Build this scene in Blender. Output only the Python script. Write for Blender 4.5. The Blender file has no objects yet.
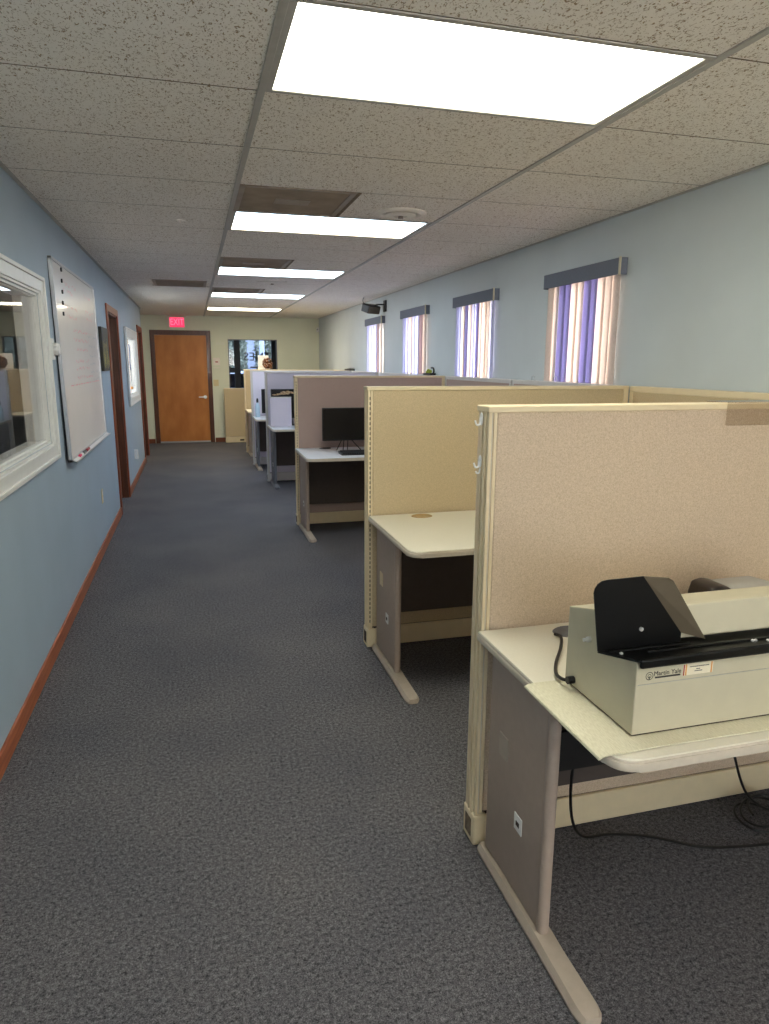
import bpy, bmesh, math, random
from mathutils import Vector, Matrix
random.seed(7)
S = bpy.context.scene
COL = S.collection
PI = math.pi

# ---------------------------------------------------------------- camera
H = 1.5167                      # camera height
CEIL = H + 0.8446
XL, XR, YF, YB = -0.7723, 2.4254, 13.79, -3.6
XREC = -0.90                    # recessed end of the left wall
FPX, PITCH, YAW, ROLL = 689.4375, 0.2127, 0.2673, 0.0053
cam = bpy.data.cameras.new('camera'); camo = bpy.data.objects.new('camera', cam); COL.objects.link(camo)
cp, sp, cy, sy = math.cos(PITCH), math.sin(PITCH), math.cos(YAW), math.sin(YAW)
Fv = Vector((sy*cp, cy*cp, -sp)); Xv = Vector((cy, -sy, 0)); Uv = Xv.cross(Fv)
X2 = math.cos(ROLL)*Xv + math.sin(ROLL)*Uv; U2 = -math.sin(ROLL)*Xv + math.cos(ROLL)*Uv
m = Matrix((X2, U2, -Fv)).transposed().to_4x4(); m.translation = (0, 0, H)
camo.matrix_world = m
cam.sensor_fit = 'VERTICAL'; cam.sensor_height = 24; cam.lens = FPX*24/1024; cam.clip_start = 0.02
S.camera = camo
# ---------------------------------------------------------------- world, exposure
S.view_settings.view_transform = 'Standard'; S.view_settings.look = 'None'
S.view_settings.exposure = 0.0; S.view_settings.gamma = 1.0; S.view_settings.use_curve_mapping = False
w = bpy.data.worlds.new('sky'); S.world = w; w.use_nodes = True
bg = w.node_tree.nodes['Background']; bg.inputs[1].default_value = 8
# pale sky above the horizon, brightened lower half added to light the ceiling
_tc = w.node_tree.nodes.new('ShaderNodeTexCoord'); _sx = w.node_tree.nodes.new('ShaderNodeSeparateXYZ'); _rp = w.node_tree.nodes.new('ShaderNodeValToRGB')
_rp.color_ramp.elements[0].position = .0; _rp.color_ramp.elements[0].color = (2.1, 2.0, 1.9, 1); _rp.color_ramp.elements[1].position = .02; _rp.color_ramp.elements[1].color = (0.86, 0.93, 1.0, 1)
w.node_tree.links.new(_tc.outputs['Generated'], _sx.inputs[0]); w.node_tree.links.new(_sx.outputs[2], _rp.inputs[0]); w.node_tree.links.new(_rp.outputs[0], bg.inputs[0])
# strengths and tints of the five ceiling lights in view and the two behind the viewpoint
LIGHTS = {-9: ((1.0, 0.95, 0.82), 12), -5: ((1.0, 0.96, 0.84), 12), -1: ((1.0, 0.98, 0.84), 12), 3: ((0.93, 0.97, 1.0), 10),
          7: ((0.74, 0.88, 1.0), 12), 11: ((0.74, 0.88, 1.0), 12), 15: ((1.0, 0.90, 0.68), 18)}

# ---------------------------------------------------------------- helpers
class MB:
    """collects shapes, build() links them as one mesh"""
    def __init__(s): s.bm = bmesh.new()
    def box(s, x0, x1, y0, y1, z0, z1, bev=0, seg=2, mi=0):
        t = bmesh.new()
        v = [t.verts.new((x, y, z)) for x in (x0, x1) for y in (y0, y1) for z in (z0, z1)]
        for f in ((0,1,3,2),(4,6,7,5),(0,4,5,1),(2,3,7,6),(0,2,6,4),(1,5,7,3)): t.faces.new([v[i] for i in f])
        if bev: bmesh.ops.bevel(t, geom=t.edges[:], offset=bev, segments=seg, affect='EDGES', profile=.5)
        s._merge(t, mi); return s
    def _merge(s, t, mi=0, mat=None):
        bmesh.ops.recalc_face_normals(t, faces=t.faces[:])
        if mat: bmesh.ops.transform(t, matrix=mat, verts=t.verts[:])
        for f in t.faces: f.material_index = mi
        me = bpy.data.meshes.new('tmp'); t.to_mesh(me); t.free()
        s.bm.from_mesh(me); bpy.data.meshes.remove(me)
    def prism(s, pts, axis, a, b, bev=0, mi=0, seg=2):
        """pts: outline in the two other axes (in xyz order), extruded from a to b along axis"""
        t = bmesh.new()
        def P(p, c):
            q = list(p); q.insert(axis, c); return q
        A = [t.verts.new(P(p, a)) for p in pts]; B = [t.verts.new(P(p, b)) for p in pts]
        t.faces.new(A); t.faces.new(B[::-1]); n = len(pts)
        for i in range(n): t.faces.new((A[i], A[(i+1) % n], B[(i+1) % n], B[i]))
        if bev: bmesh.ops.bevel(t, geom=t.edges[:], offset=bev, segments=seg, affect='EDGES', profile=.5)
        s._merge(t, mi); return s
    def cyl(s, c, r, h, axis=2, n=24, r2=None, mi=0):
        t = bmesh.new()
        bmesh.ops.create_cone(t, cap_ends=True, segments=n, radius1=r, radius2=r if r2 is None else r2, depth=h)
        M = {2: Matrix(), 0: Matrix.Rotation(PI/2, 4, 'Y'), 1: Matrix.Rotation(-PI/2, 4, 'X')}[axis]
        s._merge(t, mi, Matrix.Translation(c) @ M); return s
    def ball(s, c, r, sc=(1,1,1), n=16, mi=0):
        t = bmesh.new(); bmesh.ops.create_uvsphere(t, u_segments=n, v_segments=max(6, n//2), radius=r)
        s._merge(t, mi, Matrix.Translation(c) @ Matrix.Diagonal((*sc, 1))); return s
    def lathe(s, c, prof, n=28, mi=0):
        t = bmesh.new(); rings = []
        for r, z in prof:
            rings.append([t.verts.new((c[0]+r*math.cos(2*PI*i/n), c[1]+r*math.sin(2*PI*i/n), c[2]+z)) for i in range(n)])
        for a, b in zip(rings, rings[1:]):
            for i in range(n): t.faces.new((a[i], a[(i+1) % n], b[(i+1) % n], b[i]))
        t.faces.new(rings[0][::-1]); t.faces.new(rings[-1]); s._merge(t, mi); return s
    def tube(s, pts, r, n=8, smooth=True, mi=0):
        P = [Vector(p) for p in pts]
        if smooth and len(P) > 2:
            Q = []
            for i in range(len(P)-1):
                p0, p1, p2, p3 = P[max(i-1, 0)], P[i], P[i+1], P[min(i+2, len(P)-1)]
                for k in range(6):
                    u = k/6
                    Q.append(.5*((2*p1)+(p2-p0)*u+(2*p0-5*p1+4*p2-p3)*u*u+(3*p1-p0-3*p2+p3)*u**3))
            P = Q+[P[-1]]
        t = bmesh.new(); rings = []
        d0 = (P[1]-P[0]).normalized(); up = Vector((0,0,1)) if abs(d0.z) < .9 else Vector((1,0,0))
        for i, p in enumerate(P):
            d = (P[min(i+1, len(P)-1)]-P[max(i-1, 0)]).normalized()
            a = d.cross(up)
            if a.length < 1e-4: a = d.orthogonal()
            a.normalize(); b = a.cross(d).normalized(); up = b
            rings.append([t.verts.new(p+r*(math.cos(2*PI*k/n)*a+math.sin(2*PI*k/n)*b)) for k in range(n)])
        for A, B in zip(rings, rings[1:]):
            for k in range(n): t.faces.new((A[k], A[(k+1) % n], B[(k+1) % n], B[k]))
        t.faces.new(rings[0]); t.faces.new(rings[-1][::-1]); s._merge(t, mi); return s
    def quad(s, pts, mi=0):
        v = [s.bm.verts.new(p) for p in pts]; f = s.bm.faces.new(v); f.material_index = mi; return s
    def xf(s, M): bmesh.ops.transform(s.bm, matrix=M, verts=s.bm.verts[:]); return s
    def build(s, name, mat, parent=None, smooth=False, shift=None):
        me = bpy.data.meshes.new(name)
        s.bm.to_mesh(me); s.bm.free()
        mats = mat if isinstance(mat, (list, tuple)) else [mat]
        for k in mats: me.materials.append(k)
        if smooth:
            for p in me.polygons: p.use_smooth = True
            try: me.set_sharp_from_angle(angle=math.radians(38))
            except Exception: pass
        o = bpy.data.objects.new(name, me); COL.objects.link(o)
        if parent is not None:
            o.parent = parent
            o.matrix_parent_inverse = Matrix.Translation(-worldloc(parent))
        return o
def worldloc(o):
    v = Vector((0,0,0))
    if o.type == 'EMPTY': v = o.location.copy()
    return v
def tag(o, label=None, cat=None, group=None, kind=None):
    if label: o['label'] = label
    if cat: o['category'] = cat
    if group: o['group'] = group
    if kind: o['kind'] = kind
    return o
def thing(name, label, cat, loc, group=None):
    o = bpy.data.objects.new(name, None); COL.objects.link(o); o.location = loc; o.empty_display_size = .1
    return tag(o, label, cat, group)
def struct(name, mb, mat, parent=None, **k):
    o = mb.build(name, mat, parent, **k)
    if parent is None: o['kind'] = 'structure'
    return o
def text_mb(body, size, M, extrude=.0006, align='CENTER', sx=1.0):
    cu = bpy.data.curves.new('txt', 'FONT'); cu.body = body; cu.size = size; cu.extrude = extrude
    cu.align_x = align; cu.align_y = 'CENTER'; cu.resolution_u = 3
    t = bpy.data.objects.new('txt', cu); COL.objects.link(t)
    dg = bpy.context.evaluated_depsgraph_get(); dg.update()
    me = bpy.data.meshes.new_from_object(t.evaluated_get(dg))
    mb = MB(); mb.bm.from_mesh(me); bpy.data.objects.remove(t); bpy.data.curves.remove(cu); bpy.data.meshes.remove(me)
    mb.xf(M @ Matrix.Diagonal((sx, 1, 1, 1))); return mb

# ---------------------------------------------------------------- materials
def srgb(r, g, b):
    f = lambda c: (c/255/12.92) if c/255 <= .04045 else ((c/255+.055)/1.055)**2.4
    return (f(r), f(g), f(b), 1)
def mat(name, rgb, rough=.5, metal=0, noise=0, nscale=60, bump=0, bscale=200, spec=.5, rgb2=None, coat=0, stretch=None, detail=3, nr=.5):
    M = bpy.data.materials.new(name); M.use_nodes = True; nt = M.node_tree; b = nt.nodes['Principled BSDF']
    c = srgb(*rgb); b.inputs['Base Color'].default_value = c; b.inputs['Roughness'].default_value = rough
    b.inputs['Metallic'].default_value = metal; b.inputs['Specular IOR Level'].default_value = spec
    b.inputs['Coat Weight'].default_value = coat
    if noise or bump or rgb2:
        tc = nt.nodes.new('ShaderNodeTexCoord'); mp = nt.nodes.new('ShaderNodeMapping')
        nt.links.new(tc.outputs['Object'], mp.inputs[0])
        if stretch: mp.inputs['Scale'].default_value = stretch
    if noise or rgb2:
        n = nt.nodes.new('ShaderNodeTexNoise'); n.inputs['Scale'].default_value = nscale; n.inputs['Detail'].default_value = detail; n.inputs['Roughness'].default_value = nr
        nt.links.new(mp.outputs[0], n.inputs['Vector'])
        r = nt.nodes.new('ShaderNodeValToRGB'); r.color_ramp.elements[0].position = .3; r.color_ramp.elements[1].position = .7
        c2 = srgb(*rgb2) if rgb2 else tuple(min(1, x*(1+noise)) for x in c[:3])+(1,)
        c1 = c if rgb2 else tuple(x*(1-noise) for x in c[:3])+(1,)
        r.color_ramp.elements[0].color = c1; r.color_ramp.elements[1].color = c2
        nt.links.new(n.outputs[0], r.inputs[0]); nt.links.new(r.outputs[0], b.inputs['Base Color'])
    if bump:
        n2 = nt.nodes.new('ShaderNodeTexNoise'); n2.inputs['Scale'].default_value = bscale; n2.inputs['Detail'].default_value = 2
        nt.links.new(mp.outputs[0], n2.inputs['Vector'])
        bp_ = nt.nodes.new('ShaderNodeBump'); bp_.inputs['Strength'].default_value = bump; bp_.inputs['Distance'].default_value = .002
        nt.links.new(n2.outputs[0], bp_.inputs['Height']); nt.links.new(bp_.outputs[0], b.inputs['Normal'])
    return M
def emis(name, rgb, st):
    M = bpy.data.materials.new(name); M.use_nodes = True; nt = M.node_tree; nt.nodes.clear()
    e = nt.nodes.new('ShaderNodeEmission'); o = nt.nodes.new('ShaderNodeOutputMaterial')
    e.inputs[0].default_value = (*rgb[:3], 1); e.inputs[1].default_value = st; nt.links.new(e.outputs[0], o.inputs[0]); return M
def glass_mat(name, rough=0, tint=(1,1,1)):
    M = bpy.data.materials.new(name); M.use_nodes = True; nt = M.node_tree; nt.nodes.clear()
    g = nt.nodes.new('ShaderNodeBsdfGlossy'); g.inputs['Roughness'].default_value = rough
    t = nt.nodes.new('ShaderNodeBsdfTransparent'); t.inputs[0].default_value = (*tint, 1)
    f = nt.nodes.new('ShaderNodeFresnel'); f.inputs[0].default_value = 1.5
    x = nt.nodes.new('ShaderNodeMixShader'); o = nt.nodes.new('ShaderNodeOutputMaterial')
    ge = nt.nodes.new('ShaderNodeNewGeometry'); iv = nt.nodes.new('ShaderNodeMath'); iv.operation = 'SUBTRACT'; iv.inputs[0].default_value = 1
    mu = nt.nodes.new('ShaderNodeMath'); mu.operation = 'MULTIPLY'; nt.links.new(ge.outputs['Backfacing'], iv.inputs[1])
    nt.links.new(iv.outputs[0], mu.inputs[0]); nt.links.new(f.outputs[0], mu.inputs[1])
    nt.links.new(mu.outputs[0], x.inputs[0]); nt.links.new(t.outputs[0], x.inputs[1]); nt.links.new(g.outputs[0], x.inputs[2])
    nt.links.new(x.outputs[0], o.inputs[0]); return M
def blind_mat(name, rgb, tr=.55):
    M = bpy.data.materials.new(name); M.use_nodes = True; nt = M.node_tree; nt.nodes.clear()
    d = nt.nodes.new('ShaderNodeBsdfDiffuse'); t = nt.nodes.new('ShaderNodeBsdfTranslucent'); x = nt.nodes.new('ShaderNodeMixShader')
    tc = nt.nodes.new('ShaderNodeTexCoord'); mp = nt.nodes.new('ShaderNodeMapping'); mp.inputs['Scale'].default_value = (300, 300, 60)
    n = nt.nodes.new('ShaderNodeTexNoise'); n.inputs['Scale'].default_value = 1
    r = nt.nodes.new('ShaderNodeValToRGB'); c = srgb(*rgb)
    r.color_ramp.elements[0].color = tuple(v*.85 for v in c[:3])+(1,); r.color_ramp.elements[1].color = c
    r.color_ramp.elements[0].position = .3; r.color_ramp.elements[1].position = .6
    nt.links.new(tc.outputs['Object'], mp.inputs[0]); nt.links.new(mp.outputs[0], n.inputs['Vector']); nt.links.new(n.outputs[0], r.inputs[0])
    nt.links.new(r.outputs[0], d.inputs[0]); nt.links.new(r.outputs[0], t.inputs[0])
    o = nt.nodes.new('ShaderNodeOutputMaterial'); x.inputs[0].default_value = tr
    nt.links.new(d.outputs[0], x.inputs[1]); nt.links.new(t.outputs[0], x.inputs[2]); nt.links.new(x.outputs[0], o.inputs[0]); return M
def carpet_mat():
    M = bpy.data.materials.new('carpet'); M.use_nodes = True; nt = M.node_tree; b = nt.nodes['Principled BSDF']
    b.inputs['Roughness'].default_value = .95; b.inputs['Specular IOR Level'].default_value = .15
    tc = nt.nodes.new('ShaderNodeTexCoord')
    def noise(sc, det, lo, hi, c1, c2, ro=.5):
        n = nt.nodes.new('ShaderNodeTexNoise'); n.inputs['Scale'].default_value = sc; n.inputs['Detail'].default_value = det; n.inputs['Roughness'].default_value = ro
        nt.links.new(tc.outputs['Object'], n.inputs['Vector'])
        r = nt.nodes.new('ShaderNodeValToRGB'); r.color_ramp.elements[0].position = lo; r.color_ramp.elements[1].position = hi
        r.color_ramp.elements[0].color = c1; r.color_ramp.elements[1].color = c2; nt.links.new(n.outputs[0], r.inputs[0]); return n, r
    n1, r1 = noise(80, 6, .37, .65, srgb(25, 25, 30), srgb(140, 138, 141), .93)
    n2, r2 = noise(1.6, 3, .3, .7, (.82, .83, .86, 1), (1.1, 1.08, 1.05, 1))
    n3, r3 = noise(260, 3, .38, .62, (.50, .50, .51, 1), (1.42, 1.42, 1.44, 1), .8)
    m1 = nt.nodes.new('ShaderNodeMixRGB'); m1.blend_type = 'MULTIPLY'; m1.inputs[0].default_value = 1
    m2 = nt.nodes.new('ShaderNodeMixRGB'); m2.blend_type = 'MULTIPLY'; m2.inputs[0].default_value = 1
    nt.links.new(r1.outputs[0], m1.inputs[1]); nt.links.new(r2.outputs[0], m1.inputs[2])
    nt.links.new(m1.outputs[0], m2.inputs[1]); nt.links.new(r3.outputs[0], m2.inputs[2])
    nt.links.new(m2.outputs[0], b.inputs['Base Color'])
    bp_ = nt.nodes.new('ShaderNodeBump'); bp_.inputs['Strength'].default_value = .5; bp_.inputs['Distance'].default_value = .003
    nt.links.new(n1.outputs[0], bp_.inputs['Height']); nt.links.new(bp_.outputs[0], b.inputs['Normal']); return M
def tile_mat():
    """fissured mineral-fibre ceiling tile: short dark worm marks in a warm white board"""
    M = bpy.data.materials.new('ceiling_tile'); M.use_nodes = True; nt = M.node_tree; b = nt.nodes['Principled BSDF']
    b.inputs['Roughness'].default_value = .95; b.inputs['Specular IOR Level'].default_value = .1
    tc = nt.nodes.new('ShaderNodeTexCoord')
    n = nt.nodes.new('ShaderNodeTexNoise'); n.inputs['Scale'].default_value = 92; n.inputs['Detail'].default_value = 4; n.inputs['Distortion'].default_value = 1.3
    mp = nt.nodes.new('ShaderNodeMapping'); mp.inputs['Scale'].default_value = (1.35, .8, 1); nt.links.new(tc.outputs['Object'], mp.inputs[0])
    nt.links.new(mp.outputs[0], n.inputs['Vector'])
    r = nt.nodes.new('ShaderNodeValToRGB'); e = r.color_ramp.elements
    e[0].position = .36; e[0].color = srgb(168, 146, 118); e[1].position = .44; e[1].color = srgb(252, 246, 237)
    nt.links.new(n.outputs[0], r.inputs[0])
    n2 = nt.nodes.new('ShaderNodeTexNoise'); n2.inputs['Scale'].default_value = 1.1; nt.links.new(tc.outputs['Object'], n2.inputs['Vector'])
    r2 = nt.nodes.new('ShaderNodeValToRGB'); r2.color_ramp.elements[0].color = (.9, .89, .87, 1); r2.color_ramp.elements[1].color = (1, 1, 1, 1)
    nt.links.new(n2.outputs[0], r2.inputs[0])
    x = nt.nodes.new('ShaderNodeMixRGB'); x.blend_type = 'MULTIPLY'; x.inputs[0].default_value = 1
    nt.links.new(r.outputs[0], x.inputs[1]); nt.links.new(r2.outputs[0], x.inputs[2]); nt.links.new(x.outputs[0], b.inputs['Base Color'])
    bp_ = nt.nodes.new('ShaderNodeBump'); bp_.inputs['Strength'].default_value = .5; bp_.inputs['Distance'].default_value = .003
    nt.links.new(r.outputs[0], bp_.inputs['Height']); nt.links.new(bp_.outputs[0], b.inputs['Normal']); return M
def wood(name, a, b_, rough=.4, axis='z', scale=9):
    st = {'z': (6, 6, .5), 'y': (6, .5, 6), 'x': (.5, 6, 6)}[axis]
    return mat(name, a, rough, rgb2=b_, nscale=scale, stretch=st, coat=.25, detail=6)
M = dict(
 carpet=carpet_mat(), tile=tile_mat(),
 blue=mat('blue_wall_paint', (166, 184, 198), .55, noise=.03, nscale=3, bump=.25, bscale=160, spec=.3),
 bluegrey=mat('pale_blue_wall_paint', (202, 210, 212), .6, noise=.03, nscale=3, bump=.2, bscale=160, spec=.3),
 green=mat('pale_green_wall_paint', (228, 230, 208), .6, noise=.02, nscale=3, bump=.15, bscale=160, spec=.3),
 tbar=mat('grey_metal_grid', (176, 172, 164), .45, noise=.06, nscale=30),
 stain=mat('tile_edge_shadow', (116, 100, 80), .9, noise=.5, nscale=45),  # brown of the cross tees with stain specks
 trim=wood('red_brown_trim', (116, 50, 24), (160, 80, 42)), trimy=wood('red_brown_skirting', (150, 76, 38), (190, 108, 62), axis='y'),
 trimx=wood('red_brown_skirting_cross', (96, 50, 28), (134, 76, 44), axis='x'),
 darkwood=wood('dark_brown_trim', (72, 38, 22), (104, 58, 34)),
 door=mat('honey_wood_door', (176, 104, 42), .5, rgb2=(204, 134, 66), nscale=3, stretch=(1.5, 1, .6), detail=4),
 tan=mat('tan_panel_fabric', (204, 184, 150), .95, noise=.22, nscale=230, detail=5, nr=.85, bump=.5, bscale=500, spec=.1),
 tan1=mat('beige_tweed_fabric', (186, 164, 138), .95, rgb2=(232, 212, 188), nscale=230, detail=5, nr=.85, bump=.6, bscale=400, spec=.1),
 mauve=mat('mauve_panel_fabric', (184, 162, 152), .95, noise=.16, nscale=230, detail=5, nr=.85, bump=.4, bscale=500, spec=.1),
 lilac=mat('lilac_panel_fabric', (224, 217, 228), .95, noise=.06, nscale=400, bump=.3, bscale=500, spec=.1),  # lilac tint of the cool lamps put into the fabric colour
 cream=mat('cream_enamel', (232, 214, 178), .42, noise=.03, nscale=20), cream_b=mat('pale_grey_enamel', (212, 208, 204), .42, noise=.03, nscale=20),
 groove=mat('dark_gap', (58, 44, 36), .8, noise=.1, nscale=30),
 lam=mat('off_white_laminate', (232, 226, 208), .38, noise=.02, nscale=200), lamb=mat('cool_white_laminate', (226, 228, 232), .35, noise=.02, nscale=200),
 edge=mat('cream_edge_band', (206, 194, 176), .5, noise=.04, nscale=60),
 taupe=mat('taupe_steel', (172, 154, 140), .5, noise=.03, nscale=40, bump=.15, bscale=600), taupe_l=mat('light_taupe_foot', (182, 168, 152), .45, noise=.05, nscale=40),
 dkgrey=mat('dark_grey_steel', (104, 106, 112), .5, noise=.05, nscale=40),
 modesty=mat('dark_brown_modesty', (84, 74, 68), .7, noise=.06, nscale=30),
 black=mat('black_plastic', (22, 21, 22), .45, noise=.1, nscale=50), screen=mat('dark_screen', (14, 14, 17), .25, noise=.05, nscale=10),
 blackm=mat('black_enamel_sheet', (9, 9, 9), .35, spec=.3, noise=.1, nscale=40, bump=.1, bscale=300),
 putty=mat('putty_enamel', (196, 188, 162), .42, noise=.025, nscale=25, bump=.1, bscale=500),
 mat=mat('ribbed_cream_liner', (232, 226, 200), .85, rgb2=(214, 207, 178), nscale=90, stretch=(5, .8, 1), bump=.6, bscale=140),
 white=mat('white_gloss_paint', (236, 236, 232), .35, noise=.02, nscale=20), board=mat('whiteboard_face', (250, 248, 246), .25, noise=.02, nscale=3, coat=.15),
 alu=mat('aluminium', (190, 192, 194), .35, metal=.8, noise=.04, nscale=30), chrome=mat('bright_metal', (232, 232, 230), .3, metal=.6, noise=.02, nscale=30),
 ink=mat('faded_red_ink', (206, 138, 148), .5, noise=.2, nscale=40), inkg=mat('faded_grey_ink', (150, 162, 170), .5, noise=.2, nscale=40),
 pink=mat('pink_plastic', (230, 70, 110), .4, noise=.03, nscale=30), red=mat('red_plastic', (170, 30, 34), .4, noise=.03, nscale=30),
 print_=mat('dark_print', (50, 46, 46), .6, noise=.1, nscale=50), sticker=mat('cream_sticker', (232, 222, 196), .6, noise=.03, nscale=60), orange=mat('orange_print', (214, 150, 80), .6, noise=.05, nscale=60),
 val=mat('slate_grey_valance', (106, 112, 126), .7, noise=.05, nscale=80, bump=.2, bscale=400), valedge=mat('cream_valance_edge', (206, 196, 170), .5, noise=.03, nscale=50),
 bcream=blind_mat('cream_blind_fabric', (240, 228, 220), .46), bwhite=blind_mat('white_blind_fabric', (226, 226, 246), .50), bblue=blind_mat('lilac_blind_fabric', (178, 172, 210), .38), bbrown=blind_mat('brown_blind_edge', (196, 176, 180), .4),  # lilac slats carry the tint of outdoor light in their colour
 vent=mat('brown_grey_vent', (152, 136, 120), .5, noise=.15, nscale=9), ventwhite=mat('off_white_diffuser', (240, 232, 220), .5, noise=.04, nscale=30),
 glass=glass_mat('clear_glass'), tglass=glass_mat('tinted_shop_glass', 0, (.56, .60, .68)), plastic=glass_mat('clear_acrylic', .05, (.90, .88, .86)),
 brown=mat('glossy_brown', (132, 76, 34), .25, rgb2=(50, 24, 10), nscale=40, coat=.4), dkbrown=mat('dark_brown_plastic', (42, 34, 30), .35, noise=.1, nscale=30),
 grey=mat('light_grey_plastic', (176, 174, 168), .45, noise=.03, nscale=30), paper=mat('white_paper', (232, 230, 226), .8, noise=.02, nscale=30),
 bottle=mat('pale_blue_bottle', (184, 206, 222), .3, noise=.03, nscale=20), green_y=mat('yellow_green_plastic', (176, 186, 70), .5, noise=.1, nscale=60),
 spk=mat('brown_speaker_grille', (86, 74, 64), .6, noise=.15, nscale=300), almond=mat('almond_plastic', (222, 208, 160), .4, noise=.02, nscale=30),
 officewall=mat('office_grey_wall', (150, 156, 158), .7, noise=.03, nscale=3), desert=mat('bone_coloured_print', (216, 190, 150), .6, rgb2=(150, 110, 70), nscale=60),
 canvas=mat('painting_green_brown', (70, 66, 40), .6, rgb2=(50, 54, 66), nscale=9, detail=5), canvas2=mat('painting_ochre', (200, 180, 80), .6, rgb2=(150, 150, 70), nscale=30),
 bldg=mat('grey_blue_render', (176, 186, 204), .8, noise=.15, nscale=1.5),
 grom=mat('yellow_brown_plug', (176, 146, 96), .6, noise=.2, nscale=70),
 hedge=mat('hedge_leaves', (70, 82, 68), .8, rgb2=(168, 176, 158), nscale=16), asphalt=mat('grey_pavement', (128, 130, 134), .9, noise=.1, nscale=20), farhouse=mat('pale_blue_render', (170, 180, 196), .8, noise=.05, nscale=4),
 carpaint=mat('pale_car_paint', (205, 212, 222), .3, noise=.02, nscale=5, coat=.6),
)

# ================================================================ ROOM SHELL
def wall_with_holes(x0, x1, y0, y1, z1, holes, axis, mi=None):
    """holes: list of (a0, a1, z0, z1) along the wall's length"""
    mb = MB(); holes = sorted(holes); a = y0 if axis == 'y' else x0; end = y1 if axis == 'y' else x1
    def B(a0, a1, c0, c1):
        if a1-a0 < 1e-6 or c1-c0 < 1e-6: return
        if axis == 'y': mb.box(x0, x1, a0, a1, c0, c1)
        else: mb.box(a0, a1, y0, y1, c0, c1)
    for h0, h1, c0, c1 in holes:
        B(a, h0, 0, z1); B(h0, h1, 0, c0); B(h0, h1, c1, z1); a = h1
    B(a, end, 0, z1); return mb
WT = .12
D1 = (7.33, 8.25); D2 = (11.18, 12.02)                                    # doorways in the left wall
W1 = (2.55, 4.15, 1.075, 1.865); W2 = (9.12, 10.62, 1.08, 1.83)           # inner windows of the left wall
YE = 12.16                                                                # where the left wall steps back
wl = wall_with_holes(XL-WT, XL, YB, YE, CEIL, [W1, W2, (*D1, 0, 2.0), (*D2, 0, 1.99)], 'y')
wl.box(XREC-WT, XREC, YE, YF+WT, 0, CEIL); wl.box(XREC-WT, XL-WT, YE-.1, YE, 0, CEIL)
struct('wall_left', wl, M['blue'])
BL = [(3.63, 4.53), (5.37, 6.30), (7.10, 8.03), (8.88, 9.78)]            # valance spans
WO = [(a+.10, b-.10, .80, 2.02) for a, b in BL]
struct('wall_right', wall_with_holes(XR, XR+.16, YB, YF+WT, CEIL, WO, 'y'), M['bluegrey'])
FW = (.672, 1.602, .95, 1.945)
DF = (-.68, .30, 0, 2.035)
struct('wall_back', wall_with_holes(XREC-WT, XR+.16, YF, YF+WT, CEIL, [DF, FW], 'x'), M['green'])
struct('wall_front', wall_with_holes(XREC-WT, XR+.16, YB-WT, YB, CEIL, [(-.55, .75, 1.0, 2.15), (.95, 2.25, 1.0, 2.15)], 'x'), M['bluegrey'])  # both openings added to let daylight onto the ceiling and partitions
struct('floor', MB().box(-4.2, XR+.16, YB-.1, 17.3, -.1, 0), M['carpet'])

# ceiling: individually raised tiles in a 4 ft x 2 ft grid
T = .6096; XA, Y0 = .2548, 2.4448; GX = [XA-1.2192, XA, XA+1.2192, XA+2.4384]
lightrows = sorted(LIGHTS)
ceil = MB(); vents_sq = [(2, XA, XA+T), (6, XA, XA+T), (10, XA, XA+T)]
for c in range(3):
    for r in range(-10, 19):
        x0, x1 = max(GX[c], -.94), min(GX[c+1], XR+.05); y0, y1 = Y0+r*T, Y0+(r+1)*T
        if y0 > YF+.05: continue
        if c == 1 and r in lightrows: continue
        if c == 1 and r in (2, 6, 10): x0 = XA+T
        if c == 0 and r == 9: x0, x1 = x0, XA-.64
        ceil.box(x0+.004, x1-.004, y0+.003, min(y1, YF+.1)-.003, CEIL, CEIL+.02, bev=.0015, seg=1)
ceil.box(XA-.64, XA, Y0+9*T, Y0+10*T, CEIL+.004, CEIL+.02)
# slab above everything so no daylight leaks in
ceil.box(-1.2, XR+.3, YB-.1, YF+.14, CEIL+.16, CEIL+.2)
struct('ceiling', ceil, M['tile'])
tn = 0
for gx in GX[1:3]:
    tn += 1; struct('trim_%d' % tn, MB().box(gx-.012, gx+.012, YB, YF, CEIL-.006, CEIL+.012, bev=.001, seg=1), M['tbar'])
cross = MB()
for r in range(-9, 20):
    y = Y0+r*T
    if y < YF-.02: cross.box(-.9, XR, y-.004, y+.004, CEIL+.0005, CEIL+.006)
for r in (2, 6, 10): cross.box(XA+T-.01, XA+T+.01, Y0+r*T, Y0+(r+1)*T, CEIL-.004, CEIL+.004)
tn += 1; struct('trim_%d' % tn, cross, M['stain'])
ang = MB().box(XL, XL+.02, YB, YE, CEIL-.006, CEIL-.001).box(XR-.02, XR, YB, YF, CEIL-.006, CEIL-.001)
tn += 1; struct('trim_%d' % tn, ang, M['tbar'])

# skirting boards
bl = MB()
for a, b in ((YB, D1[0]-.07), (D1[1]+.07, D2[0]-.07)): bl.box(XL, XL+.013, a, b, 0, .085, bev=.004)
struct('baseboard_left', bl, M['trimy'])
bb = MB()
for a, b in ((XREC, DF[0]-.065), (DF[1]+.065, XR)): bb.box(a, b, YF-.013, YF, 0, .085, bev=.004)
struct('baseboard_back', bb, M['trimx'])
struct('baseboard_right', MB().box(XR-.013, XR, YB, YF, 0, .085, bev=.004), M['trimy'])

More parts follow.
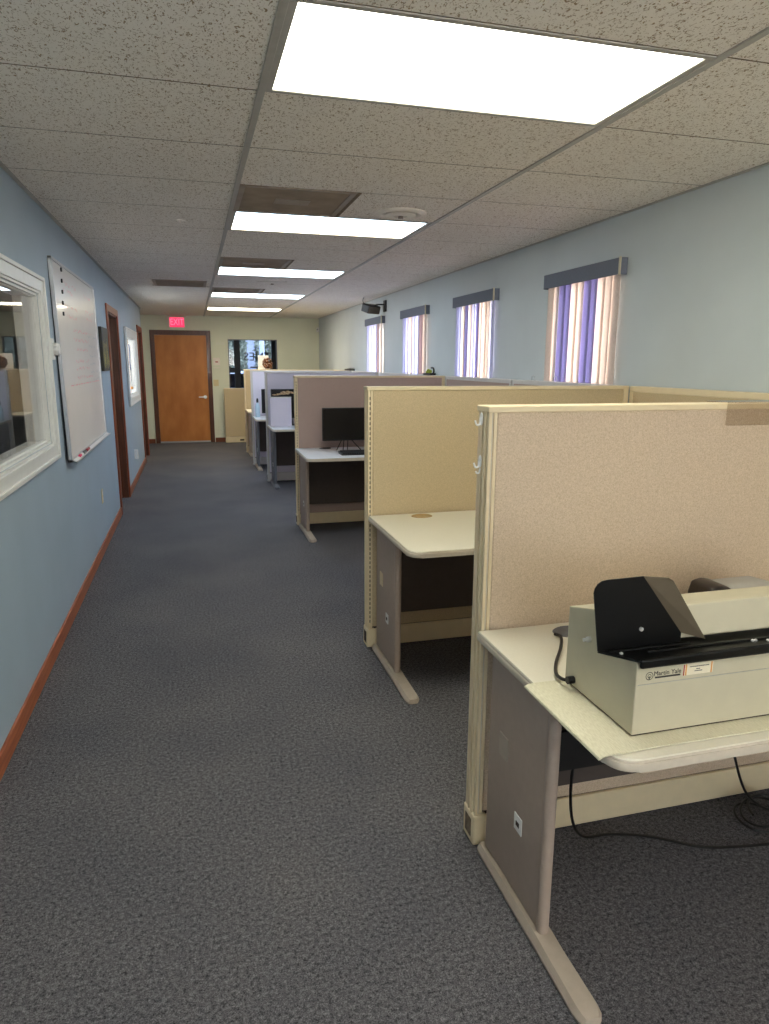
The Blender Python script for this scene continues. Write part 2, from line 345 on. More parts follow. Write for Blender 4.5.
# ---- doors
def side_door(name, d, top, flip):
    """door in the left wall: casing, jambs and a slab set deep in the wall"""
    root = bpy.data.objects.new(name, None); COL.objects.link(root); root.location = (XL, (d[0]+d[1])/2, 0); root['kind'] = 'structure'
    c = MB(); o = .016; wd = .062
    c.box(XL, XL+o, d[0]-wd, d[0]+.008, 0, top+wd, bev=.004); c.box(XL, XL+o, d[1]-.008, d[1]+wd, 0, top+wd, bev=.004)
    c.box(XL, XL+o-.001, d[0], d[1], top-.008, top+wd, bev=.004)
    c.build('casing', M['trim'], root)
    j = MB(); j.box(XL-WT, XL, d[0], d[0]+.02, 0, top); j.box(XL-WT, XL, d[1]-.02, d[1], 0, top); j.box(XL-WT, XL, d[0], d[1], top-.02, top)
    j.build('jamb', M['darkwood'], root)
    MB().box(XL-WT+.01, XL-WT+.05, d[0]+.02, d[1]-.02, .01, top-.02, bev=.002).build('door_slab', M['trim'], root)
    h = MB(); yy = d[0]+.09; h.cyl((XL-WT+.055, yy, .92), .028, .01, 0); h.cyl((XL-WT+.08, yy, .92), .009, .05, 0, 12); h.box(XL-WT+.096, XL-WT+.108, yy-.01, yy+.10, .912, .928, bev=.004)
    h.build('door_handle', M['chrome'], root, smooth=True)
side_door('door_2', D1, 2.0, 0); side_door('door_3', D2, 1.99, 0)
root = bpy.data.objects.new('door_1', None); COL.objects.link(root); root.location = ((DF[0]+DF[1])/2, YF, 0); root['kind'] = 'structure'
c = MB()
for a, b in ((DF[0]-.055, DF[0]+.01), (DF[1]-.01, DF[1]+.055)): c.box(a, b, YF-.016, YF, 0, 2.095, bev=.004)
c.box(DF[0], DF[1], YF-.015, YF, 2.025, 2.095, bev=.004); c.build('casing', M['darkwood'], root)
j = MB(); j.box(DF[0], DF[0]+.025, YF, YF+WT, 0, 2.035); j.box(DF[1]-.025, DF[1], YF, YF+WT, 0, 2.035); j.box(DF[0], DF[1], YF, YF+WT, 2.01, 2.035)
j.build('jamb', M['darkwood'], root)
MB().box(DF[0]+.026, DF[1]-.026, YF+.02, YF+.062, .03, 2.008, bev=.002).build('door_slab', M['door'], root)
MB().box(DF[0]+.026, DF[1]-.026, YF-.004, YF+.066, 0, .028, bev=.004).build('threshold', M['alu'], root)
h = MB(); h.cyl((.21, YF+.014, .865), .032, .012, 1); h.cyl((.21, YF-.01, .865), .010, .05, 1, 12); h.box(.09, .222, YF-.042, YF-.028, .855, .877, bev=.005)
h.build('door_handle', M['chrome'], root, smooth=True)

# ---- inner windows in the left wall
def casing_yz(root, W, wd, mats, name='casing'):
    """mitred, stepped white casing around an opening in the left wall"""
    y0, y1, z0, z1 = W
    for i, (off, prot, ww) in enumerate(((0, .012, wd), (.012, .020, wd-.030), (wd-.02, .030, .02))):
        mb = MB(); a = off
        b = off+ww
        o = (y0-b, y1+b, z0-b, z1+b); n = (y0-a, y1+a, z0-a, z1+a)
        for q in (((o[0], o[2]), (o[1], o[2]), (n[1], n[2]), (n[0], n[2])), ((o[1], o[2]), (o[1], o[3]), (n[1], n[3]), (n[1], n[2])),
                  ((o[1], o[3]), (o[0], o[3]), (n[0], n[3]), (n[1], n[3])), ((o[0], o[3]), (o[0], o[2]), (n[0], n[2]), (n[0], n[3]))):
            mb.prism(q, 0, XL, XL+prot, bev=.003)
        mb.build('casing' if i < 2 else 'casing_bead', M['white'], root)
def inner_window(name, W, wd=.09):
    y0, y1, z0, z1 = W
    root = bpy.data.objects.new(name, None); COL.objects.link(root); root.location = (XL, (y0+y1)/2, z0); root['kind'] = 'structure'
    casing_yz(root, W, wd, None)
    f = MB()
    for (a, b, c, d, e, g) in ((.0, .03, y0, y0+.03, z0, z1), (0, .03, y1-.02, y1, z0, z1), (0, .03, y0+.02, y1-.02, z0, z0+.02), (0, .03, y0+.02, y1-.02, z1-.02, z1)):
        f.box(XL-.050, XL-.018, c, d, e, g, bev=.003)
    for c, d, e, g in ((y0, y0+.012, z0, z1), (y1-.012, y1, z0, z1), (y0+.012, y1-.012, z0, z0+.012), (y0+.012, y1-.012, z1-.012, z1)): f.box(XL-WT, XL-.001, c, d, e, g)
    f.build('window_frame', M['white'], root)
    MB().box(XL-.036, XL-.031, y0+.02, y1-.02, z0+.02, z1-.02).build('pane', M['glass'], root)
    return root
inner_window('window_1', W1); r2 = inner_window('window_2', W2, .10)
# closed slatted blind behind the second inner window
vb = thing('window_blind', 'white horizontal slatted blind behind the small inner window between the two side doors', 'window blind', (XL-.1, 9.87, 1.08))
bm_ = MB()
for i in range(28): 
    z = W2[2]+.05+i*.025
    bm_.prism([(XL-.112, z), (XL-.096, z+.012), (XL-.0955, z+.0135), (XL-.1115, z+.0015)], 1, W2[0]+.04, W2[1]-.04)
bm_.build('blind_slat', M['white'], vb)['kind'] = 'stuff'
MB().box(XL-.117, XL-.09, W2[0]+.035, W2[1]-.035, W2[3]-.04, W2[3]-.015, bev=.003).build('head_rail', M['white'], vb)
# ---- dim office behind the first inner window
of = MB(); of.box(-4.1, -4.0, 1.2, 7.2, 0, 2.4).box(-4.0, XL-WT, 1.1, 1.2, 0, 2.4).box(-4.0, XL-WT, 7.1, 7.2, 0, 2.4).box(-4.1, XL-WT, 1.1, 7.2, CEIL, CEIL+.05)
struct('wall_office', of, M['officewall'])
od = thing('office_desk', 'dark desk standing in the dim office behind the large inner window', 'desk', (-2.3, 5.6, 0))
MB().box(-2.9, -1.5, 5.2, 6.0, .71, .74, bev=.006).build('desktop', M['dkgrey'], od)
for x in (-2.86, -1.54): MB().box(x-.02, x+.02, 5.24, 5.96, 0, .71, bev=.004).build('side_panel', M['modesty'], od)
MB().box(-2.84, -1.56, 5.92, 5.94, .25, .71).build('modesty_panel', M['modesty'], od)
om = thing('desktop_monitor', 'dark monitor on the desk in the dim office behind the large inner window', 'monitor', (-2.2, 5.7, .74))
MB().box(-2.45, -1.95, 5.70, 5.73, .85, 1.17, bev=.006).build('display', M['screen'], om)
MB().box(-2.22, -2.18, 5.73, 5.75, .745, .95, bev=.003).build('stand', M['black'], om); MB().box(-2.32, -2.08, 5.66, 5.82, .74, .75, bev=.004).build('base', M['black'], om)

t = thing('ceiling_light', 'ceiling light of the office behind the large inner window', 'ceiling light', (-2.4, 4.2, CEIL))  # lamp added out of view to brighten the office
MB().box(-3.0, -1.8, 3.9, 4.5, CEIL-.05, CEIL-.001, bev=.004).build('housing', M['white'], t); MB().box(-2.97, -1.83, 3.93, 4.47, CEIL-.056, CEIL-.049).build('lens', emis('office_lens_glow', (1, .95, .82), 5), t)
# ---- right wall windows with their vertical blinds
def outer_window(n, W):
    y0, y1, z0, z1 = W
    root = bpy.data.objects.new('window_%d' % n, None); COL.objects.link(root); root.location = (XR+.1, (y0+y1)/2, z0); root['kind'] = 'structure'
    f = MB(); x0, x1 = XR+.08, XR+.13
    for c, d, e, g in ((y0, y0+.04, z0, z1), (y1-.04, y1, z0, z1), (y0+.04, y1-.04, z0, z0+.04), (y0+.04, y1-.04, z1-.04, z1), ((y0+y1)/2-.015, (y0+y1)/2+.015, z0+.04, z1-.04)): f.box(x0, x1, c, d, e, g, bev=.003)
    f.build('window_frame', M['white'], root)
    MB().box(XR+.10, XR+.106, y0+.04, y1-.04, z0+.04, z1-.04).build('pane', M['glass'], root)
    MB().box(XR+.001, XR+.08, y0+.001, y1-.001, z0-.02, z0+.002, bev=.004).build('window_sill', M['white'], root)
patt = {0: 'CCBBCCBBCCC', 1: 'WWCBCWBCCCW', 2: 'WWCWWNC', 3: 'WWWWNC'}
desc = ['slate grey valance over cream and lilac vertical blinds, nearest of the four windows', 'vertical blinds with two narrow lilac strips under grey valance, second window from the front',
        'white vertical blinds with one brown strip, third window beyond the tan cubicle', 'pale blue-white vertical blinds under the grey valance nearest the wall speaker']
bmats = {'C': M['bcream'], 'B': M['bblue'], 'W': M['bwhite'], 'N': M['bbrown']}
for i, (a, b) in enumerate(BL):
    outer_window(3+i, WO[i])
    t = thing('vertical_blind', desc[i], 'window blind', (XR-.05, (a+b)/2, 2.02), 'vertical blinds on the right wall')
    v = MB(); xo = XR-.052
    v.box(xo, xo+.006, a, b, 2.02, 2.112, bev=.002); v.box(xo+.006, XR-.001, b-.006, b, 2.02, 2.112); v.box(xo+.006, XR-.001, a, a+.006, 2.02, 2.112); v.box(xo+.006, XR-.001, a+.006, b-.006, 2.106, 2.112)
    v.build('valance', M['val'], t)
    MB().box(xo-.003, xo+.007, a-.004, a+.010, 2.014, 2.116, bev=.002).build('valance_end', M['valedge'], t)
    MB().box(XR-.040, XR-.018, a+.02, b-.02, 2.03, 2.055).build('head_rail', M['alu'], t)
    P = patt[i][::-1]; n = len(P); span = b-a-.05; st = span/n
    for k in range(n):
        yc = a+.025+st*(k+.5); hw = st*.68
        an = math.radians(7 if i < 2 else 4); dx, dy = hw*math.sin(an), hw*math.cos(an)
        s_ = MB(); xc = XR-.026-.004*(k % 2)
        # slightly bowed fabric strip
        pts = []
        for q in range(5):
            u = -1+q*.5; pts.append((xc+dx*u-.005*(1-u*u), yc+dy*u))
        pts2 = [(x+.0012, y) for x, y in pts[::-1]]
        s_.prism(pts+pts2, 2, .72, 2.028)
        s_.build('slat', bmats[P[k]], t, smooth=True)

for n_, (a, b) in ((9, (-.55, .75)), (10, (.95, 2.25))):  # unseen windows added behind the viewpoint to bring in daylight
    root = bpy.data.objects.new('window_%d' % n_, None); COL.objects.link(root); root.location = ((a+b)/2, YB-.06, 1.0); root['kind'] = 'structure'
    f = MB()
    for c, d, e, g in ((a, a+.05, 1.0, 2.15), (b-.05, b, 1.0, 2.15), (a+.05, b-.05, 1.0, 1.05), (a+.05, b-.05, 2.10, 2.15)): f.box(c, d, YB-.09, YB-.03, e, g, bev=.003)
    f.build('window_frame', M['white'], root); MB().box(a+.05, b-.05, YB-.063, YB-.057, 1.05, 2.10).build('pane', M['glass'], root)
# ---- far wall opening with glass and the lobby's shop front
root = bpy.data.objects.new('window_7', None); COL.objects.link(root); root.location = (1.1, YF, .95); root['kind'] = 'structure'
f = MB()
for a, b, c, d in ((FW[0], FW[0]+.015, FW[2], FW[3]), (FW[1]-.015, FW[1], FW[2], FW[3]), (FW[0], FW[1], FW[2], FW[2]+.015), (FW[0], FW[1], FW[3]-.015, FW[3])): f.box(a, b, YF+.02, YF+.1, c, d)
f.build('window_frame', M['dkgrey'], root)
struct('wall_lobby', MB().box(-.6, -.5, YF+WT, 17.3, 0, 2.7).box(XR+.16, XR+.26, YF+WT, 17.3, 0, 2.7).box(-.6, XR+.26, YF+WT, 16.2, CEIL+.05, CEIL+.1), M['bluegrey'])
sf = bpy.data.objects.new('window_8', None); COL.objects.link(sf); sf.location = (1.1, 15.4, 0); sf['kind'] = 'structure'
f = MB()
for a, b in ((-.5, -.42), (.87, .995), (1.66, 1.76), (2.5, 2.58)): f.box(a, b, 15.36, 15.44, 0, CEIL+.05, bev=.004)
f.box(-.5, .9, 15.37, 15.43, 1.30, 1.40, bev=.003); f.box(-.5, 2.58, 15.37, 15.43, 0, .12, bev=.003); f.box(1.05, 2.5, 15.37, 15.43, .95, 1.05, bev=.003); f.box(-.5, 2.58, 15.37, 15.43, 2.28, 2.40)
f.build('window_frame', M['black'], sf); MB().box(-.42, 2.5, 15.397, 15.403, .12, 2.28).build('pane', M['tglass'], sf)
# lettering on the glass, seen from behind, so it reads mirrored
lm = Matrix.Translation((1.36, 15.392, 1.63)) @ Matrix.Rotation(PI/2, 4, 'X') @ Matrix.Diagonal((-1, 1, 1, 1))
text_mb('TNES', .25, lm, .001).build('lettering', M['print_'], sf)
MB().box(1.20, 1.36, 15.390, 15.394, 1.40, 1.43).build('small_lettering', M['print_'], sf)
MB().cyl((.80, 15.386, 2.02), .062, .01, 1, 20).build('round_sticker', M['black'], sf)
# outside
struct('ground', MB().box(-12, 14, 17.3, 34, -.12, -.02), M['asphalt'])
def leafy(mb, x0, x1, y0, y1, z0, z1, n, r):
    for _ in range(n):
        c = Vector((random.uniform(x0, x1), random.uniform(y0, y1), random.uniform(z0, z1)))
        a = Vector((random.gauss(0, 1), random.gauss(0, 1), random.gauss(0, 1))).normalized()*r; b = a.orthogonal().normalized()*r*.5
        mb.quad([c-a, c+b, c+a, c-b])
for i, (x0, x1, z1) in enumerate(((-.5, 1.8, 4.2), (2.15, 4.3, 4.0), (4.65, 7.0, 4.3))):
    hb = MB(); leafy(hb, x0, x1, 24, 25.4, 0, z1*.62, 4200, .11)
    t_ = hb.build('hedge', M['hedge']); tag(t_, ['green hedge outside seen left behind the dark window post', 'green hedge outside seen behind the mirrored lettering', 'green hedge outside seen at the right of the far window'][i], 'hedge', 'hedges outside the shop front')
bd = thing('distant_building', 'grey-blue building outside behind the hedges, seen through the far window', 'building', (1, 29, -.02))  # building added to cover the bright sky behind the hedges
MB().box(-9, 12, 28, 34, -.02, 7.0).build('wall', M['bldg'], bd); MB().box(-9.2, 12.2, 27.8, 34.2, 7.0, 7.2, bev=.03).build('roof', M['farhouse'], bd)
for x in (-3.5, 4.6, 7.2): MB().box(x, x+1.5, 27.95, 28.02, 1.2, 2.9, bev=.01).build('window', M['screen'], bd)
pc = thing('street_post', 'pale post outside behind the mirrored window lettering', 'post', (1.9, 20, -.02))
MB().cyl((1.9, 20, 1.7), .07, 3.44, 2, 16).build('post', M['farhouse'], pc, smooth=True); MB().box(1.78, 2.02, 19.88, 20.12, -.02, .06, bev=.01).build('base', M['farhouse'], pc)
car = thing('parked_car', 'pale car parked outside the shop front, seen low in the far window', 'car', (1.6, 18.6, -.02))
MB().prism([(-.7, .35), (-.7, .75), (-.35, .85), (.25, 1.28), (1.7, 1.30), (2.3, .88), (3.2, .76), (3.35, .35)], 1, 18.2, 19.7, bev=.06).build('body', M['carpaint'], car, smooth=True)
MB().prism([(.0, .88), (.38, 1.22), (1.6, 1.24), (2.05, .90)], 1, 18.19, 18.195).build('side_window', M['screen'], car)
for x in (0, 2.5):
    for y in (18.28, 19.62): MB().cyl((x, y, .29), .31, .2, 1, 24).build('wheel', M['black'], car, smooth=True)

# ================================================================ CEILING FIXTURES
names = {-9: 'rectangular ceiling light behind the viewpoint, farther one', -5: 'rectangular ceiling light just behind the viewpoint', -1: 'large greenish-white rectangular ceiling light, nearest in the row',
         3: 'ceiling light half cool blue and half warm white, second in the row', 7: 'pale cyan ceiling light, third in the row', 11: 'thin pale cyan ceiling light, fourth in the row', 15: 'warm yellowish ceiling light closest to the far wall'}
def light_mat(name, rgb, st, warm=None, frac=.5, y0=0, y1=1):
    Mx = emis(name, rgb, st)
    nt = Mx.node_tree; e = [n for n in nt.nodes if n.type == 'EMISSION'][0]
    tc = nt.nodes.new('ShaderNodeTexCoord'); sx = nt.nodes.new('ShaderNodeSeparateXYZ'); nt.links.new(tc.outputs['Generated'], sx.inputs[0])
    r = nt.nodes.new('ShaderNodeValToRGB'); el = r.color_ramp.elements
    a = (*rgb, 1); b = (*(warm or rgb), 1)
    # the two lamps sit behind the lens at a quarter and three quarters of its depth
    el[0].position = 0; el[0].color = tuple(v*.78 for v in a[:3])+(1,); el[1].position = 1; el[1].color = tuple(v*.78 for v in b[:3])+(1,)
    for p, c_, k in ((.25, a, 1.0), (.5, tuple((x+y)/2 for x, y in zip(a, b)), .86), (.75, b, 1.0)):
        q = el.new(p); q.color = tuple(v*k for v in c_[:3])+(1,)
    nt.links.new(sx.outputs[1], r.inputs[0]); nt.links.new(r.outputs[0], e.inputs[0]); return Mx
for r in lightrows:
    rgb, st = LIGHTS[r]; y0, y1 = Y0+r*T, Y0+(r+1)*T; x0, x1 = XA+.012, XA+1.2192-.012
    t = thing('ceiling_light', names[r], 'ceiling light', ((x0+x1)/2, (y0+y1)/2, CEIL), 'recessed fluorescent ceiling lights')
    fr = MB(); fw = .022
    for a, b, c, d in ((x0, x1, y0+.002, y0+fw), (x0, x1, y1-fw, y1-.002), (x0, x0+fw, y0+fw, y1-fw), (x1-fw, x1, y0+fw, y1-fw)): fr.box(a, b, c, d, CEIL-.003, CEIL+.010, bev=.0015)
    fr.build('frame', M['tbar'], t)
    MB().box(x0, x1, y0+.002, y1-.002, CEIL+.09, CEIL+.10).build('housing', M['white'], t)
    warm = {3: (1.0, .86, .62), -1: (.98, .98, .80)}.get(r)
    if r == 3:  # near lamp cool, far lamp warm
        lmx = light_mat('lens_glow_%d' % (r+10), (.68, .86, 1.0), st, (1.0, .90, .72))
        # far side (low in the picture) is the warm one in the photograph: nearer the viewpoint is cool
    else: lmx = light_mat('lens_glow_%d' % (r+10), rgb, st, warm)
    MB().box(x0+fw, x1-fw, y0+fw, y1-fw, CEIL+.002, CEIL+.006).build('lens', lmx, t)
# return grilles
for i, r in enumerate((2, 6, 10)):
    y0, y1 = Y0+r*T, Y0+(r+1)*T; x0, x1 = XA+.012, XA+T-.01
    t = thing('return_vent', ['brown-grey square ceiling vent panel beside the second ceiling light', 'brown-grey ceiling vent panel beside the third ceiling light', 'thin brown-grey ceiling vent panel beside the fourth ceiling light'][i], 'ceiling vent', ((x0+x1)/2, (y0+y1)/2, CEIL), 'brown square vents in the ceiling')
    f = MB(); f.box(x0, x1, y0+.004, y0+.03, CEIL-.004, CEIL+.01, bev=.002).box(x0, x1, y1-.03, y1-.004, CEIL-.004, CEIL+.01, bev=.002).box(x0, x0+.03, y0+.03, y1-.03, CEIL-.004, CEIL+.01, bev=.002).box(x1-.03, x1, y0+.03, y1-.03, CEIL-.004, CEIL+.01, bev=.002)
    f.build('frame', M['vent'], t)
    s_ = MB()
    for k in range(26):
        y = y0+.04+k*.0205; s_.prism([(y, CEIL+.008), (y+.014, CEIL), (y+.016, CEIL+.001), (y+.002, CEIL+.010)], 0, x0+.03, x1-.03)
    s_.box(x0+.02, x1-.02, y0+.02, y1-.02, CEIL+.012, CEIL+.016); s_.build('louvre', M['vent'], t)
    MB().box(x0+.2, x1-.2, y0+.24, y0+.36, CEIL-.004, CEIL, bev=.001).build('centre_plate', M['vent'], t)
for i, (x, y, rr) in enumerate(((1.20, 4.065, .15), (.87, 7.78, .16))):
    t = thing('round_diffuser', ['round white air diffuser in the tile beside the second ceiling light', 'round white air diffuser behind the third ceiling light'][i], 'ceiling vent', (x, y, CEIL), 'round air diffusers')
    MB().lathe((x, y, CEIL), [(rr, 0), (rr, -.006), (rr-.03, -.016), (rr-.045, -.010), (rr-.05, 0)][::-1]).build('outer_ring', M['ventwhite'], t, smooth=True)
    MB().lathe((x, y, CEIL), [(rr-.065, -.002), (rr-.06, -.014), (.04, -.022), (.035, -.014)]).build('inner_ring', M['ventwhite'], t, smooth=True)
    MB().cyl((x, y, CEIL-.025), .016, .012, 2, 16).build('knob', M['vent'], t, smooth=True)
gx0, gx1, gy0, gy1 = XA-.62, XA-.06, Y0+9*T+.01, Y0+10*T-.01
t = thing('air_grille', 'pinkish-brown ceiling grille left of the long grid bar towards the far door', 'ceiling vent', ((gx0+gx1)/2, 8.2, CEIL))
f = MB(); f.box(gx0, gx1, gy0, gy0+.03, CEIL-.006, CEIL+.004, bev=.002).box(gx0, gx1, gy1-.03, gy1, CEIL-.006, CEIL+.004, bev=.002).box(gx0, gx0+.03, gy0+.03, gy1-.03, CEIL-.006, CEIL+.004, bev=.002).box(gx1-.03, gx1, gy0+.03, gy1-.03, CEIL-.006, CEIL+.004, bev=.002)
f.build('frame', M['vent'], t); s_ = MB()
for k in range(24): 
    y = gy0+.035+k*.022; s_.prism([(y, CEIL+.003), (y+.014, CEIL-.004), (y+.016, CEIL-.003), (y+.002, CEIL+.004)], 0, gx0+.03, gx1-.03)
s_.build('louvre', M['vent'], t)
t = thing('sprinkler_head', 'tiny white sprinkler cap in the ceiling left of the second light', 'sprinkler', (-.022, 4.644, CEIL))
MB().lathe((-.022, 4.644, CEIL), [(.028, 0), (.026, -.004), (.012, -.007)][::-1]).build('escutcheon', M['ventwhite'], t, smooth=True); MB().cyl((-.022, 4.644, CEIL-.010), .005, .010, 2, 12).build('nozzle', M['ventwhite'], t, smooth=True)

# ================================================================ PARTITIONS
PH = 1.40; PT = .076
def partition(y, x0, x1, fab, metal, label, slots=True, h=PH, caps=True, hooks=False):
    """cubicle panel across the room; y is its front (near) face"""
    t = thing('cubicle_partition', label, 'cubicle partition', ((x0+x1)/2, y+PT/2, 0), 'cubicle partitions across the room')
    zb, zt = .115, h-.017
    fx = x0+.027
    for yy, s in ((y, 0), (y+PT-.012, 1)): 
        MB().box(fx, x1-.03, yy+(.003 if not s else 0), yy+(.012 if not s else .009), zb, zt, bev=.004).build('fabric_panel', fab, t)
    MB().box(fx-.01, x1-.02, y+.014, y+PT-.014, .03, zt+.001).build('core', M['groove'], t)
    # end post: cream strips parted by dark grooves, seen from the aisle and from the front
    p = MB(); p.box(x0, x0+.010, y, y+.012, .09, zt, bev=.0015); p.box(x0, x0+.010, y+PT-.012, y+PT, .09, zt, bev=.0015)
    p.box(x0-.003, x0+.01, y+.020, y+.032, .09, zt, bev=.002); p.box(x0-.003, x0+.01, y+PT-.032, y+PT-.020, .09, zt, bev=.002)
    p.box(x0+.016, x0+.026, y+.001, y+.012, .11, zt, bev=.0015); p.box(x0+.016, x0+.026, y+PT-.012, y+PT-.001, .11, zt, bev=.0015)
    p.box(x1-.03, x1, y, y+PT, .09, zt, bev=.003)
    p.build('post', metal, t)
    g = MB().box(x0+.005, x0+.026, y+.006, y+PT-.006, .03, zt)
    g.build('slot_channel', M['edge'] if not slots else metal, t)
    if slots:
        q = MB()
        for k in range(int((zt-.14)/.0254)): 
            z = .14+k*.0254; q.box(x0+.0112, x0+.0152, y+.003, y+.0068, z, z+.015)
        q.build('slot', M['groove'], t)['kind'] = 'stuff'
    MB().box(x0-.004, x1, y-.004, y+PT+.004, h-.018, h, bev=.003).build('top_cap', metal, t)
    r = MB(); r.box(x0+.04, x1-.03, y-.004, y+.004, .006, .108, bev=.003); r.box(x0+.05, x1-.03, y+PT-.004, y+PT+.004, .006, .108, bev=.003); r.box(x0+.05, x1-.03, y-.006, y+.006, .108, .114, bev=.002)
    r.build('base_raceway', metal, t)
    e = MB(); e.box(x0-.005, x0+.042, y-.005, y+PT+.006, .0, .105, bev=.006); e.build('end_bracket', metal, t)
    MB().box(x0-.0065, x0-.0045, y+.014, y+PT-.016, .022, .085).build('bracket_inset', M['groove'] if slots else M['stain'], t)
    return t
PY = dict(p1=1.80, p2=3.42, p3=6.40, p4=8.96, p5=10.5, p6=12.05)
XW = 2.352
partition(PY['p1'], .796, XW, M['tan1'], M['cream'], 'nearest beige tweed cubicle partition with white hooks on its aisle end', slots=False)
partition(PY['p2'], .846, XW, M['tan'], M['cream'], 'golden tan cubicle partition behind the empty second desk')
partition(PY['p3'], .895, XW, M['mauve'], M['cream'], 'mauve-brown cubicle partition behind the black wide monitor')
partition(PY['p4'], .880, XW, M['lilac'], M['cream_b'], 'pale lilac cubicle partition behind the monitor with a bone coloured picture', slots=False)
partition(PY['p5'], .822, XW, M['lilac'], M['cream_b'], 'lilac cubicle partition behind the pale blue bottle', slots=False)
partition(PY['p6'], .834, XW, M['tan'], M['cream'], 'peach-tan cubicle partition farthest in the row, with a low tan panel beside it', slots=False)
# panels running along the window wall
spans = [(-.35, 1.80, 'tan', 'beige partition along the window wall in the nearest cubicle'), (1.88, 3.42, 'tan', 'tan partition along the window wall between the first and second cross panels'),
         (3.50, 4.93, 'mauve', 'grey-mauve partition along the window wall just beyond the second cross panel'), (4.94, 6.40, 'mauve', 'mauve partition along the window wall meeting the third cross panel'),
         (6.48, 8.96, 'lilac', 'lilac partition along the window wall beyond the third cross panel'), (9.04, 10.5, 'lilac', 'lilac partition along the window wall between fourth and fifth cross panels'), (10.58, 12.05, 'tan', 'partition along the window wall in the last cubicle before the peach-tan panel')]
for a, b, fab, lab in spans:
    t = thing('wall_side_partition', lab, 'cubicle partition', (2.385, (a+b)/2, 0), 'cubicle partitions along the window wall')
    a += .004; b -= .004
    me = M['cream'] if fab == 'tan' else M['cream_b']
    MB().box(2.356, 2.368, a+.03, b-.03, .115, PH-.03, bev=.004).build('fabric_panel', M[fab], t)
    MB().box(2.368, 2.408, a+.01, b-.01, .03, PH-.031).build('core', M['groove'], t)
    MB().box(2.354, 2.410, a, a+.03, .0, PH-.032, bev=.003).box(2.354, 2.410, b-.03, b, .0, PH-.032, bev=.003).build('post', me, t)
    MB().box(2.354, 2.411, a, b, PH-.032, PH-.001, bev=.004).build('top_cap', me, t)
    MB().box(2.354, 2.366, a+.03, b-.03, .006, .112, bev=.003).build('base_raceway', me, t)
# low spare panel standing before the far wall
t = thing('low_partition', 'low plain tan partition with cream base standing before the far wall', 'cubicle partition', (1.3, 13.64, 0))
MB().box(.555, 2.2, 13.60, 13.67, .115, 1.02, bev=.006).build('fabric_panel', M['tan'], t); MB().box(.55, 2.205, 13.596, 13.674, .004, .112, bev=.004).build('base_raceway', M['cream'], t)
MB().box(.55, 2.205, 13.598, 13.672, 1.02, 1.035, bev=.003).build('top_cap', M['cream'], t); MB().box(.82, .90, 13.592, 13.598, .035, .065, bev=.002).build('socket', M['groove'], t)

# ================================================================ DESKS
def desk(label, x0, yb, depth, width, top, end_m, foot_m, n_dark=True, grommet='dkgrey', h=.737, panel_w=.37, sockets=0):
    yf = yb-depth; x1 = x0+width
    t = thing('cubicle_desk', label, 'desk', (x0+width/2, (yb+yf)/2, 0), 'desks in the cubicle row')
    def outline(e, n=6, r=.055):
        pts = [(x0+e, yb), (x1-e, yb)]
        for cx_, cy_, a0 in ((x1-e-r, yf+e+r, 0), (x0+e+r, yf+e+r, -PI/2)):
            for k in range(n+1): 
                a = a0-k*PI/2/n; pts.append((cx_+r*math.cos(a), cy_+r*math.sin(a)))
        return pts
    MB().prism(outline(0.004), 2, h-.010, h, bev=.002, seg=1).build('desktop', top, t, smooth=True)
    MB().prism(outline(0), 2, h-.028, h-.009, bev=.005).prism(outline(.003), 2, h-.010, h-.004, bev=.001, seg=1).build('edge_band', M['edge'], t, smooth=True)
    for s in (0, 1):
        px = x0+.036 if not s else x1-.072
        yp0, yp1 = yb-.04, yb-.04-panel_w
        e = MB().box(px, px+.026, yp1+.02, yp0, .035, h-.028, bev=.003)
        e.cyl((px+.013, yp1+.018, (.035+h-.028)/2), .0165, h-.063, 2, 20)
        ep = e.build('end_panel', end_m, t, smooth=True)
        if s == 0:
            lp = MB().box(px-.003, px+.001, yp0-.13, yp0-.075, .40, .47, bev=.001); lp.build('cover_plate', M['cream'] if sockets == 2 else M['taupe_l'], t)
            sk = MB().box(px-.0025, px+.001, yp0-.235, yp0-.19, .235, .285, bev=.001).build('data_outlet', M['paper'], t)
            MB().box(px-.0035, px-.002, yp0-.222, yp0-.203, .252, .266).build('jack', M['groove'], t)
        # foot: long low runner, rounded nose, sloping sides
        fy0, fy1 = yb-.02, yf+.075; fxc = px+.013
        f = MB(); tt = bmesh.new(); rings = []
        prof = [(-.031, 0), (-.034, .012), (-.024, .030), (.024, .030), (.034, .012), (.031, 0)]
        ys = [(fy0, .9, 1), (fy0-.01, 1, 1), (yp1, 1, 1.15), (yp1-.05, 1.0, 1.05), (fy1+.04, 1.05, .95), (fy1+.018, .95, .88), (fy1+.004, .7, .7), (fy1, .35, .4)]
        for yy, sw, sh in ys: rings.append([tt.verts.new((fxc+px_*sw, yy, pz*sh)) for px_, pz in prof])
        for A, B in zip(rings, rings[1:]):
            for k in range(6): tt.faces.new((A[k], A[(k+1) % 6], B[(k+1) % 6], B[k]))
        tt.faces.new(rings[0]); tt.faces.new(rings[-1][::-1]); f._merge(tt)
        f.build('foot', foot_m, t, smooth=True)
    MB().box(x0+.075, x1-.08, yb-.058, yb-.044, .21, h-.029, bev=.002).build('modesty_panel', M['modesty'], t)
    gxc, gyc = x0+.27, yb-.075
    g = MB()
    for k in range(24):
        pass
    ring = MB(); ring.lathe((gxc, gyc, h), [(.001, .0012), (.036, .0012), (.037, .002), (.042, .0032), (.045, .0005)]); ring.xf(Matrix.Translation((gxc, 0, 0)) @ Matrix.Diagonal((1.25, 1, 1, 1)) @ Matrix.Translation((-gxc, 0, 0)))
    ring.build('grommet', M[grommet], t, smooth=True)
    return t
